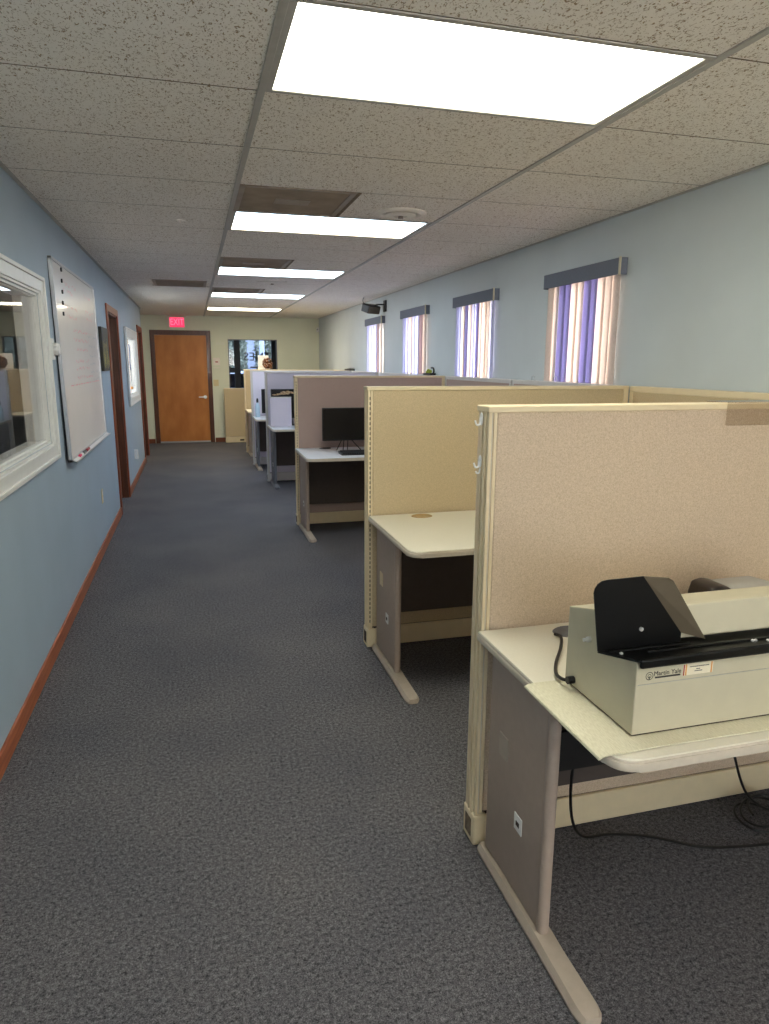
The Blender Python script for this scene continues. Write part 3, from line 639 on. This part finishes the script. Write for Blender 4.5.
d1 = desk('nearest off-white desk carrying the paper machine, aisle end in view', .778, 1.792, .722, 1.53, M['lam'], M['taupe'], M['taupe_l'], sockets=1)
desk('empty off-white desk before the golden tan partition', .846, 3.412, .742, 1.50, M['lam'], M['taupe'], M['taupe_l'], grommet='grom', sockets=2)
desk('white desk carrying the black wide monitor and keyboard', .882, 6.392, .75, 1.46, M['lamb'], M['taupe'], M['taupe_l'])
desk('pale blue-white desk with dark grey end panel and the upright lilac board', .885, 8.952, .67, 1.46, M['lamb'], M['dkgrey'], M['dkgrey'])
desk('white desk carrying the pale blue bottle, grey curved end', .822, 10.492, .68, 1.50, M['lamb'], M['dkgrey'], M['taupe_l'])
desk('cream desk at the far end of the row before the peach-tan partition', .834, 12.042, .70, 1.48, M['lam'], M['taupe_l'], M['taupe_l'])
# cable tray under the nearest desk
MB().box(.94, 2.0, 1.62, 1.725, .345, .36).box(.94, 2.0, 1.62, 1.632, .36, .47).box(.94, .95, 1.62, 1.72, .36, .705).box(1.99, 2.0, 1.62, 1.72, .36, .705).build('cable_tray', M['black'], d1)

# ================================================================ THINGS ON / NEAR THE NEAREST DESK
DZ = .737
# ribbed liner
t = MB()
nx, ny = 24, 8; x0, x1, ya, yb_ = .752, 2.20, 1.095, 1.43
tt = bmesh.new()
def zz(x, y):
    ed = max(0, (.774-x)); return DZ+.0025-ed*ed*14+.0006*math.sin(x*40+y*20)
def top(i, j):
    x = x0+(x1-x0)*(i/nx)**1.6; y = ya+(yb_-ya)*j/ny
    yy = y+(.014*(x-x0)+.003*math.sin(x*9) if j == 0 else 0)
    return x, yy
V0 = [[tt.verts.new((*top(i, j), zz(*top(i, j))+.003)) for j in range(ny+1)] for i in range(nx+1)]
V1 = [[tt.verts.new((*top(i, j), zz(*top(i, j)))) for j in range(ny+1)] for i in range(nx+1)]
for i in range(nx):
    for j in range(ny):
        tt.faces.new((V0[i][j], V0[i+1][j], V0[i+1][j+1], V0[i][j+1])); tt.faces.new((V1[i][j], V1[i][j+1], V1[i+1][j+1], V1[i+1][j]))
for i in range(nx):
    tt.faces.new((V0[i][0], V1[i][0], V1[i+1][0], V0[i+1][0])); tt.faces.new((V0[i][ny], V0[i+1][ny], V1[i+1][ny], V1[i][ny]))
for j in range(ny):
    tt.faces.new((V0[0][j], V0[0][j+1], V1[0][j+1], V1[0][j])); tt.faces.new((V0[nx][j], V1[nx][j], V1[nx][j+1], V0[nx][j+1]))
t._merge(tt)
for k in range(5): t.box(.753, .758, 1.10+k*.0, 1.425, DZ-.0035+k*.0012, DZ-.0027+k*.0012)
o = t.build('shelf_liner', M['mat'], smooth=True); tag(o, 'ribbed cream liner lying under the paper machine and over the desk edge', 'shelf liner')
# paper machine
MX0, MX1, MY0, MY1 = .858, 1.62, 1.143, 1.42; Z = DZ+.0065
mc = thing('paper_machine', 'putty coloured paper handling machine with black tray and side guide on the nearest desk', 'office machine', (1.2, 1.28, Z))
body = [(MY0, Z+.004), (MY1, Z+.004), (MY1, .940), (1.235, .992), (1.228, .985), (1.222, .916), (MY0, .912)]
MB().prism(body, 0, MX0, MX1, bev=.0025).build('body', M['putty'], mc, smooth=False)
MB().box(MX0+.004, MX1-.004, MY0-.0015, MY0+.002, Z+.118, Z+.119).build('front_seam', M['grey'], mc)
MB().box(MX0+.004, MX1, MY0+.004, MY1-.004, Z, Z+.005).build('base_gasket', M['groove'], mc)
# raised hood in front of the sloping lid
MB().prism([(1.200, .931), (1.210, .929), (1.232, .992), (1.415, .941), (1.419, .944), (1.226, .999), (1.218, .998)], 0, 1.00, MX1+.004, bev=.002).build('hood', M['putty'], mc)
# black tray: floor, front lip, clipped left corner
tr = MB(); tr.prism([(.800, 1.203), (.846, 1.150), (.858, 1.136), (MX1+.004, 1.136), (MX1+.004, 1.222), (.862, 1.222), (.858, 1.206)], 2, .9155, .920, bev=.0015)
tr.box(.859, MX1+.004, 1.131, 1.141, .902, .924, bev=.005); tr.box(.90, MX1, 1.166, 1.174, .919, .9245, bev=.002); tr.box(.82, 1.02, 1.186, 1.197, .919, .924, bev=.002)
tr.build('tray', M['blackm'], mc)
for x, y in ((1.165, 1.166), (1.173, 1.166), (1.20, 1.158), (.842, 1.178)):
    MB().lathe((x, y, .9195), [(.0042, 0), (.004, .003), (.002, .0045)], 14).build('screw', M['chrome'], mc, smooth=True)
# side guide: upright black sheet with a flange folded back at its sloping right edge
g = MB(); yb0, yl = 1.199, 0
pts = [(.799, .921), (.780, 1.052), (.782, 1.062), (.788, 1.071), (.798, 1.077), (.810, 1.0785), (.897, 1.080), (1.004, .944), (1.004, .921)]
g.prism(pts, 1, yb0, yb0+.0025); g.build('side_guide', M['blackm'], mc)
fl = MB(); A = [Vector((.897, yb0+.0012, 1.080)), Vector((1.004, yb0+.0012, .944)), Vector((1.0515, 1.180, .933)), Vector((.955, 1.180, 1.072)), Vector((.943, 1.180, 1.079))]
nrm = (A[1]-A[0]).cross(A[2]-A[0]).normalized()*.0025; tt = bmesh.new(); va = [tt.verts.new(p) for p in A]; vb_ = [tt.verts.new(p+nrm) for p in A]
tt.faces.new(va); tt.faces.new(vb_[::-1])
for i in range(5): tt.faces.new((va[i], va[(i+1) % 5], vb_[(i+1) % 5], vb_[i]))
fl._merge(tt); fl.build('guide_flange', mat('dull_brown_sheet', (104, 92, 74), .55, noise=.04, nscale=40), mc)  # part of the black guide; grazing light put into its lighter colour
MB().cyl((.900, yb0-.002, .962), .0045, .004, 1, 14).build('screw', M['chrome'], mc, smooth=True)
kb = MB(); kb.cyl((MX0-.004, 1.322, .893), .0068, .008, 0, 14); kb.cyl((MX0-.012, 1.322, .893), .0045, .010, 0, 14); kb.build('bolt', M['chrome'], mc, smooth=True)
# badge and sticker
RX = Matrix.Rotation(PI/2, 4, 'X')
text_mb('Martin Yale', .0145, Matrix.Translation((.933, MY0-.0004, .8835)) @ RX, .0003).build('badge_lettering', M['print_'], mc)
MB().box(.903, .965, MY0-.0007, MY0, .8730, .8765).build('badge_underline', M['print_'], mc)
t = MB(); tt = bmesh.new(); bmesh.ops.create_circle
for rr, rw in ((.0092, .0016), (.0046, .0014)):
    n = 28; vi = []
    for k in range(n):
        a = 2*PI*k/n; vi.append(((.889+rr*math.cos(a), .880+rr*math.sin(a)), (.889+(rr-rw)*math.cos(a), .880+(rr-rw)*math.sin(a))))
    for k in range(n):
        (ox, oz), (ix, iz) = vi[k]; (ox2, oz2), (ix2, iz2) = vi[(k+1) % n]
        t.quad([(ox, MY0-.0006, oz), (ox2, MY0-.0006, oz2), (ix2, MY0-.0006, iz2), (ix, MY0-.0006, iz)])
tt.free(); t.box(.8880, .8900, MY0-.0007, MY0, .871, .879); t.build('badge_emblem', M['print_'], mc)
MB().box(.973, 1.046, MY0-.0006, MY0+.0002, .871, .896).build('sticker', M['sticker'], mc)
MB().box(.9725, .9745, MY0-.0009, MY0, .871, .896).build('sticker_edge', M['red'], mc)
for x in (.9765, 1.0405): MB().box(x, x+.0035, MY0-.0009, MY0, .871, .896).build('sticker_stripe', M['orange'], mc)
t = MB()
for z, a, b in ((.8895, .987, 1.034), (.8835, 1.004, 1.012), (.879, 1.000, 1.017)):
    x = a
    while x < b: 
        wd = random.uniform(.001, .0024); t.box(x, x+wd, MY0-.0009, MY0, z-.0009, z+.0009); x += wd+.0006
t.build('sticker_print', M['print_'], mc)
cd = thing('power_cord', 'dark grey power cord looping from the paper machine to the desk grommet', 'power cord', (.86, 1.39, DZ))
MB().tube([(.985, 1.70, .743), (.985, 1.665, .748), (.948, 1.60, .747), (.890, 1.52, .746), (.853, 1.455, .749), (.840, 1.41, .757), (.844, 1.385, .762), (.849, 1.375, .764)], .0045).build('cable', M['black'], cd, smooth=True)
MB().cyl((.848, 1.378, .766), .0095, .017, 0, 14).build('plug', M['black'], cd, smooth=True)
# grey device behind
dv = thing('hole_punch', 'light grey desk device with dark rounded end, behind the paper machine', 'office device', (1.58, 1.66, DZ))
MB().prism([(1.60, .738), (1.74, .738), (1.74, .872), (1.72, .885), (1.65, .892), (1.605, .884)], 0, 1.50, 1.66, bev=.008).build('body', M['grey'], dv, smooth=True)
MB().prism([(1.408, .738), (1.490, .738), (1.510, .800), (1.500, .872), (1.480, .900), (1.447, .908), (1.415, .900), (1.405, .86)], 1, 1.60, 1.70, bev=.012, seg=3).build('dark_end', M['dkbrown'], dv, smooth=True)
MB().box(1.525, 1.64, 1.598, 1.609, .868, .879, bev=.002).build('slot', M['black'], dv); MB().box(1.512, 1.519, 1.596, 1.61, .85, .888, bev=.002).build('lever', M['chrome'], dv)
for _o in dv.children: _o.matrix_parent_inverse = Matrix.Translation((.02, 0, 0)) @ _o.matrix_parent_inverse @ Matrix.Translation((0, 0, .737)) @ Matrix.Diagonal((1, 1, .85, 1)) @ Matrix.Translation((0, 0, -.737))
# cords under the desk
cc = thing('desk_cable', 'black cable hanging from the tray and running across the carpet under the nearest desk', 'cable', (1.2, 1.68, 0))
MB().tube([(1.055, 1.64, .575), (1.053, 1.645, .44), (1.048, 1.66, .27), (1.075, 1.68, .12), (1.14, 1.71, .03), (1.25, 1.725, .006), (1.37, 1.68, .006), (1.49, 1.60, .006), (1.60, 1.57, .006), (1.75, 1.55, .006), (1.9, 1.56, .006)], .0048).build('cable', M['black'], cc, smooth=True)
cc = thing('coiled_cable', 'black cable hanging down and coiled on the carpet under the nearest desk, at right', 'cable', (1.72, 1.66, 0))
pts = [(1.50, 1.57, .60), (1.52, 1.58, .50), (1.58, 1.60, .33), (1.66, 1.62, .17), (1.74, 1.63, .09), (1.84, 1.65, .03)]
for k in range(26):
    a = k*.62; pts.append((1.77+.085*math.cos(a)+.01*k/9, 1.655+.075*math.sin(a*1.04), .010+.0016*k+.012*math.sin(a*.7)**2))
MB().tube(pts, .0042).build('cable', M['black'], cc, smooth=True); MB().box(1.775, 1.785, 1.60, 1.612, .055, .062, bev=.001).build('tie', M['paper'], cc)
# hooks on the partition end
for i, (z, y) in enumerate(((1.362, 1.838), (1.240, 1.838))):
    hk = thing('adhesive_hook', ['upper white plastic hook stuck on the aisle end of the nearest partition', 'lower white plastic hook stuck on the aisle end of the nearest partition'][i], 'hook', (.793, y, z), 'white hooks on the partition end')
    MB().ball((.789, y, z), .010, (.35, 1, 1.9)).build('plate', M['white'], hk, smooth=True)
    MB().tube([(.786, y, z+.002), (.784, y, z-.014), (.775, y, z-.016), (.770, y, z-.004)], .0028).build('hook', M['white'], hk, smooth=True)
    if i: MB().tube([(.790, y, z-.02), (.787, y, z-.032), (.780, y, z-.034), (.777, y, z-.028)], .0026).build('lower_hook', M['white'], hk, smooth=True)
# clear holder over the nearest partition
ch = thing('clear_sign_holder', 'clear plastic name holder hung over the top of the nearest partition', 'sign holder', (1.72, 1.79, 1.40))
MB().box(1.585, 1.86, 1.7905, 1.7925, 1.335, 1.405).box(1.585, 1.86, 1.7925, 1.885, 1.4025, 1.4045).box(1.585, 1.86, 1.883, 1.885, 1.36, 1.4025).build('sheet', M['plastic'], ch)
MB().box(1.585, 1.86, 1.781, 1.7905, 1.333, 1.3355, bev=.0005).build('lip', M['plastic'], ch)

# ================================================================ THINGS FARTHER DOWN THE ROW
t = thing('desktop_monitor', 'wide black monitor on wire easel legs before the mauve partition', 'monitor', (1.36, 6.15, DZ))
MB().box(1.10, 1.64, 6.14, 6.165, .826, 1.122, bev=.004).build('bezel', M['black'], t); MB().box(1.108, 1.632, 6.137, 6.141, .838, 1.114).build('screen', M['screen'], t)
for a, b in ((1.285, 1.225), (1.30, 1.285), (1.335, 1.325), (1.35, 1.45)): MB().tube([(a, 6.15, .85), (b, 6.13, .741)], .004, smooth=False).build('leg', M['black'], t)
MB().box(1.26, 1.38, 6.162, 6.19, .84, .98, bev=.004).build('stand_bracket', M['black'], t)
t = thing('keyboard', 'black keyboard lying on the desk below the wide black monitor', 'keyboard', (1.42, 5.86, DZ))
MB().prism([(5.78, .738), (5.93, .738), (5.93, .762), (5.78, .750)], 0, 1.20, 1.62, bev=.003).build('case', M['black'], t)
k_ = MB()
for r in range(5):
    for c_ in range(20): k_.box(1.212+c_*.02, 1.228+c_*.02, 5.79+r*.027, 5.812+r*.027, .750+r*.0022, .758+r*.0024)
k_.build('keys', M['black'], t)['kind'] = 'stuff'
t = thing('cable_grommet_cover', 'flat dark oval cover on the desk left of the wide black monitor', 'cable cover', (1.17, 6.30, DZ)); MB().cyl((1.17, 6.325, .7415), .04, .004).build('disc', M['modesty'], t)
# monitor with picture and board
t = thing('desktop_monitor', 'dark monitor showing a bone coloured picture, behind the lilac board', 'monitor', (1.12, 8.8, DZ))
MB().box(.93, 1.45, 8.80, 8.83, .83, 1.192, bev=.004).build('bezel', M['black'], t); MB().box(.938, 1.442, 8.796, 8.801, .84, 1.184).build('screen', M['screen'], t)
sk = MB()
for (x, z, a, b) in ((1.09, 1.143, .045, .022), (1.14, 1.148, .03, .024), (1.04, 1.130, .05, .010), (.99, 1.122, .05, .007), (1.18, 1.15, .03, .012), (1.22, 1.14, .04, .008)): sk.ball((x, 8.795, z), 1, (a, .002, b), 14)
sk.build('picture', M['desert'], t, smooth=True)
MB().box(1.15, 1.20, 8.83, 8.85, .745, 1.0, bev=.003).build('stand', M['black'], t); MB().box(1.06, 1.29, 8.76, 8.90, .7395, .749, bev=.003).build('base', M['black'], t)
t = thing('desk_board', 'pale lilac upright board standing on the desk in front of a dark monitor', 'board', (1.02, 8.64, DZ))
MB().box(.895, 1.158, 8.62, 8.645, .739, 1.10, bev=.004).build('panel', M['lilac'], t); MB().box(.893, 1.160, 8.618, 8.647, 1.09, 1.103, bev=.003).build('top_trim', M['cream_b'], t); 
for x in (.93, 1.12): MB().box(x-.012, x+.012, 8.59, 8.68, .737, .743, bev=.002).build('foot', M['cream_b'], t)
t = thing('drink_bottle', 'pale blue bottle with a black cap on the fifth desk', 'bottle', (.885, 10.26, DZ))
MB().lathe((.885, 10.26, DZ), [(.030, 0), (.034, .005), (.034, .15), (.028, .175), (.013, .20), (.013, .21)]).build('bottle_body', M['bottle'], t, smooth=True); MB().lathe((.885, 10.26, DZ+.21), [(.016, 0), (.016, .035), (.010, .06), (.006, .062)]).build('cap', M['black'], t, smooth=True)
t = thing('desktop_monitor', 'black monitor edge right of the pale blue bottle', 'monitor', (1.2, 10.3, DZ))
MB().box(.950, 1.46, 10.28, 10.31, .79, 1.138, bev=.004).build('bezel', M['black'], t); MB().box(.958, 1.452, 10.276, 10.281, .80, 1.13).build('screen', M['screen'], t)
MB().box(1.18, 1.23, 10.31, 10.33, .745, .95).build('stand', M['black'], t); MB().box(1.08, 1.32, 10.24, 10.36, .7385, .747, bev=.003).build('base', M['black'], t)
# figurine and paper on top of the far partition
t = thing('brown_figurine', 'glossy brown curly figurine standing on top of the partitions before the far window', 'figurine', (1.235, 12.09, PH))
bx = MB(); random.seed(3)
bx.ball((1.235, 12.065, 1.463), .05, (1.2, .7, 1.2)); bx.ball((1.225, 12.065, 1.53), .036)
for k in range(46):
    a = random.uniform(0, 2*PI); z = random.uniform(1.415, 1.58); rr = .072*math.sqrt(max(.08, 1-((z-1.48)/.12)**2)); bx.ball((1.232+rr*math.cos(a), 12.065+.3*rr*math.sin(a), z), random.uniform(.014, .022), n=10)
bx.build('body', M['brown'], t, smooth=True); MB().cyl((1.235, 12.07, 1.4085), .036, .016).build('base', M['sticker'], t, smooth=True)
t = thing('paper_sign', 'blank white paper standing behind the brown figurine before the far window', 'sign', (1.165, 12.14, PH))
MB().box(1.082, 1.255, 12.118, 12.122, 1.402, 1.635).build('sheet', M['paper'], t); MB().box(1.10, 1.24, 12.112, 12.128, 1.40, 1.408, bev=.001).build('holder', M['alu'], t)
# flat dark thing and small gadget on the window-side partitions
t = thing('flat_black_box', 'flat black box lying on the partition top left of the window blinds', 'box', (2.38, 10.9, PH))
MB().box(2.35, 2.42, 10.62, 11.05, 1.40, 1.425, bev=.004).build('lid', M['black'], t); MB().box(2.352, 2.418, 10.7, 10.9, 1.425, 1.432, bev=.002).build('handle', M['black'], t)
t = thing('small_gadget', 'small dark gadget with yellow-green spots on the partition rail by the third blind', 'gadget', (2.375, 6.9, PH))
MB().box(2.34, 2.40, 6.80, 7.06, 1.399, 1.418, bev=.004).build('base', M['black'], t); MB().tube([(2.37, 6.82, 1.41), (2.37, 6.78, 1.435), (2.37, 6.80, 1.468), (2.37, 6.86, 1.472)], .009).build('handle', M['black'], t, smooth=True)
MB().ball((2.37, 6.90, 1.432), .022).ball((2.37, 6.98, 1.428), .018).ball((2.365, 6.94, 1.446), .015).build('yellow_parts', M['green_y'], t, smooth=True)
for i, (y, z) in enumerate(((4.62, 1.40), (4.30, 1.40))):
    t = thing('wire_clip', ['thin wire loop clipped on the rail below the nearest blind, left one', 'small wire clip on the rail below the nearest blind, right one'][i], 'clip', (2.375, y, z))
    MB().tube([(2.375, y-.025, z-.004), (2.375, y-.02, z+.025), (2.375, y, z+.034), (2.375, y+.02, z+.025), (2.375, y+.025, z-.004)], .0022).build('wire', M['alu'], t, smooth=True)
# speaker under the ceiling
t = thing('wall_speaker', 'brown box speaker tilted on a bracket under the ceiling at the right wall', 'speaker', (2.28, 8.95, 2.2))
R_ = Matrix.Translation((2.255, 8.95, 2.20)) @ Matrix.Rotation(math.radians(28), 4, 'Z') @ Matrix.Rotation(math.radians(18), 4, 'X')
MB().box(-.10, .10, -.07, .07, -.05, .05, bev=.008).xf(R_).build('cabinet', M['black'], t); MB().box(-.094, .094, -.076, -.069, -.045, .045, bev=.003).xf(R_).build('grille', M['spk'], t)
MB().tube([(2.26, 8.98, 2.23), (2.33, 8.9, 2.25), (2.42, 8.85, 2.25)], .010, smooth=False).box(2.405, 2.425, 8.80, 8.90, 2.16, 2.30, bev=.003).build('bracket', M['black'], t)
MB().tube([(2.24, 9.02, 2.23), (2.2, 9.15, 2.30), (2.22, 9.2, CEIL-.002)], .004).build('cable', M['black'], t, smooth=True)
t = thing('motion_sensor', 'small white sensor high in the far right corner', 'sensor', (2.40, 13.76, 2.14)); MB().box(2.375, 2.42, 13.74, 13.788, 2.10, 2.19, bev=.008).build('case', M['white'], t); MB().ball((2.385, 13.738, 2.15), .014, (1, .5, 1)).build('lens', M['grey'], t, smooth=True)

# ================================================================ FAR WALL ITEMS
t = thing('exit_sign', 'glowing pink-red exit sign above the far wooden door', 'exit sign', (-.24, YF-.03, 2.14))
MB().box(-.392, -.094, YF-.052, YF-.001, 2.132, 2.335, bev=.005).build('housing', M['ventwhite'], t)
MB().box(-.365, -.105, YF-.056, YF-.051, 2.148, 2.322).build('face', emis('exit_red_glow', (1.0, .045, .13), 1.25), t)
text_mb('EXIT', .165, Matrix.Translation((-.235, YF-.058, 2.235)) @ RX, .0008, sx=.72).build('lettering', emis('exit_letter_glow', (1.0, .22, .34), 1.35), t)
t = thing('wall_sign', 'small white glossy sign on the far wall near the window top', 'sign', (.528, YF-.005, 1.86)); MB().box(.445, .612, YF-.006, YF-.001, 1.80, 1.915, bev=.001).build('plate', M['green'], t)
w_ = MB()
for k in range(7): w_.prism([(.452+k*.022, 1.905-.05*(k % 2)-.01), (.470+k*.022, 1.905-.05*((k+1) % 2)-.01), (.470+k*.022, 1.895-.05*((k+1) % 2)-.01), (.452+k*.022, 1.893-.05*(k % 2)-.01)], 1, YF-.008, YF-.005)
w_.build('mark', M['white'], t)
t = thing('thermostat', 'pale wall thermostat box between the far door and the far window', 'thermostat', (.45, YF-.01, 1.52)); MB().box(.385, .512, YF-.022, YF-.001, 1.46, 1.60, bev=.004).build('case', M['ventwhite'], t); MB().box(.425, .475, YF-.0235, YF-.021, 1.512, 1.532).build('display', M['red'], t)
MB().box(.385, .512, YF-.030, YF-.001, 1.405, 1.420, bev=.002).build('ledge', M['ventwhite'], t)
t = thing('light_switch', 'almond light switch plate beside the far door handle', 'light switch', (.42, YF-.004, 1.12)); MB().box(.372, .470, YF-.007, YF-.001, 1.07, 1.19, bev=.003).build('plate', M['almond'], t)
for x in (.397, .445): MB().box(x-.006, x+.006, YF-.013, YF-.006, 1.118, 1.142, bev=.002).build('toggle', M['almond'], t)
t = thing('framed_picture', 'tall dark framed picture on the recessed wall left of the far door', 'picture', (XREC+.01, 13.3, 1.02)); MB().box(XREC+.001, XREC+.03, 12.7, 13.62, 1.02, 1.91, bev=.004).build('frame', M['black'], t); MB().box(XREC+.029, XREC+.032, 12.76, 13.56, 1.08, 1.85).build('picture_face', M['dkgrey'], t)

# ================================================================ LEFT WALL ITEMS
t = thing('whiteboard', 'large whiteboard with faded red writing on the blue wall', 'whiteboard', (XL, 5.55, .90))
TL = Matrix.Translation((XL+.014, 0, .915)) @ Matrix.Rotation(math.radians(-.75), 4, 'Y') @ Matrix.Translation((-(XL+.014), 0, -.915))
y0, y1, z0, z1 = 4.53, 6.34, .915, 2.11; bx_ = XL+.022
MB().box(bx_, bx_+.010, y0+.01, y1-.01, z0+.01, z1-.01).xf(TL).build('board', M['board'], t)
f = MB()
for a, b, c, d in ((y0, y0+.018, z0, z1), (y1-.018, y1, z0, z1), (y0, y1, z0, z0+.018), (y0, y1, z1-.018, z1)): f.box(bx_-.006, bx_+.016, a, b, c, d, bev=.002)
f.xf(TL).build('frame', M['alu'], t)
MB().box(bx_-.0085, bx_-.0065, y0-.004, y1, z0, z1+.004).xf(TL).build('backing', M['black'], t)  # black sheet standing in for the shadow beside the raised board
MB().prism([(bx_+.012, z0+.004), (bx_+.042, z0-.004), (bx_+.047, z0+.008), (bx_+.044, z0+.008), (bx_+.040, z0+.002), (bx_+.012, z0+.012)], 1, y0+.02, y1-.02).build('tray', M['white'], t)
wr = MB(); wg = MB(); random.seed(11); fx_ = bx_+.0104
def scribble(mb, y, z, ln, hgt):
    pts = []; yy = y
    while yy < y+ln:
        pts.append((yy, z+random.uniform(-hgt, hgt)/2)); yy += random.uniform(.006, .014)
        if random.random() < .15: yy += .02
    for (a, b), (c, d) in zip(pts, pts[1:]):
        if c-a > .018: continue
        mb.quad([(fx_, a, b-.0036), (fx_, c, d-.0036), (fx_, c, d+.0036), (fx_, a, b+.0036)])
for z in (2.0, 1.955, 1.86, 1.80): scribble(wr, 4.85+random.uniform(0, .1), z, random.uniform(.35, .6), .026)
for z in (1.99, 1.88, 1.83): scribble(wr, 5.75, z, random.uniform(.3, .45), .024)
for z in (1.72, 1.66, 1.60, 1.52, 1.47, 1.41): scribble(wr, 5.1, z, random.uniform(.5, 1.0), .024)
for z in (1.70, 1.63, 1.56, 1.50, 1.44, 1.38): scribble(wg, 5.75, z, random.uniform(.3, .5), .024)
scribble(wr, 4.8, 1.365, 1.4, .004); wr.xf(TL).build('red_writing', M['ink'], t)['kind'] = 'stuff'; wg.xf(TL).build('grey_writing', M['inkg'], t)['kind'] = 'stuff'
for k in range(5):
    tag(MB().cyl((XL+.055-.002*k+.008, 4.575, 2.04-.062*k), .012, .008, 0, 14).build('magnet', M['black'], None, smooth=True), 'small black round magnet in the column down the left edge of the whiteboard', 'magnet', 'magnets on the whiteboard')
for i, (y, mt, lab, ln) in enumerate(((4.78, 'pink', 'pink marker cap end lying at the left of the whiteboard tray', .11), (4.93, 'black', 'black marker lying in the whiteboard tray between the pink and red ones', .12), (5.08, 'red', 'dark red marker lying in the whiteboard tray, right of the black one', .11))):
    q = thing('whiteboard_marker', lab, 'marker', (XL+.075, y, .93), 'markers in the whiteboard tray')
    MB().cyl((XL+.050, y+ln*.3, .928), .0085, ln*.7, 1, 14).build('barrel', M['white'] if i == 0 else M[mt], q, smooth=True); MB().cyl((XL+.050, y-ln*.2, .928), .0095, ln*.38, 1, 14).build('cap', M[mt], q, smooth=True)
t = thing('wall_control', 'white wall control with round knob between the inner window and the whiteboard', 'wall control', (XL, 4.42, 1.53))
MB().box(XL+.001, XL+.012, 4.36, 4.44, 1.525, 1.645, bev=.003).build('plate', M['white'], t); MB().lathe((0, 0, 0), [(.036, 0), (.036, .022), (.030, .03), (.01, .032)]).xf(Matrix.Translation((XL+.012, 4.41, 1.585)) @ Matrix.Rotation(PI/2, 4, 'Y')).build('knob', M['white'], t, smooth=True)
t = thing('canvas_painting', 'small dark painting of plants hanging between whiteboard and first side door', 'painting', (XL, 6.83, 1.44))
MB().box(XL+.001, XL+.028, 6.60, 7.07, 1.435, 1.815, bev=.003).build('canvas', M['canvas'], t)
p = MB(); random.seed(5)
for k in range(26):
    y = random.uniform(6.64, 7.03); z = 1.45+random.uniform(0, .05); q = (y+random.uniform(-.05, .05), z+random.uniform(.05, .24)); 
    p.quad([(XL+.0286, y-.006, z), (XL+.0286, y+.006, z), (XL+.0286, q[0]+.003, q[1]), (XL+.0286, q[0]-.003, q[1])])
p.build('painted_stems', M['canvas2'], t)['kind'] = 'stuff'
for i, (y, z) in enumerate(((5.99, .434), (9.31, .36))):
    t = thing('wall_outlet', ['ivory outlet low on the blue wall below the whiteboard', 'white outlet box low on the wall below the small inner window'][i], 'outlet', (XL, y, z), 'outlets on the left wall')
    dpt = (.006, .045)[i]
    MB().box(XL+.001, XL+dpt, y-.036, y+.036, z-.058, z+.058, bev=.002).build('plate', M['almond'] if i == 0 else M['white'], t)
    for dz in (-.022, .022): MB().box(XL+dpt, XL+dpt+.002, y-.014, y+.014, z+dz-.014, z+dz+.014, bev=.0008).build('socket', M['ventwhite'], t)
# small ornament hung in front of the second inner window
t = thing('hanging_ornament', 'thin dark blue curved ornament hanging at the left of the small inner window', 'ornament', (XL+.02, 9.3, 1.6))
MB().tube([(XL+.034, 9.2, 1.72), (XL+.034, 9.27, 1.66), (XL+.034, 9.25, 1.58), (XL+.034, 9.2, 1.50), (XL+.034, 9.24, 1.42)], .006).build('ribbon', mat('navy_plastic', (40, 60, 110), .4, noise=.05, nscale=30), t, smooth=True)
MB().ball((XL+.034, 9.24, 1.20), .018).build('orange_bead', M['orange'], t, smooth=True); MB().tube([(XL+.034, 9.24, 1.42), (XL+.034, 9.24, 1.22)], .002, smooth=False).build('string', M['black'], t)
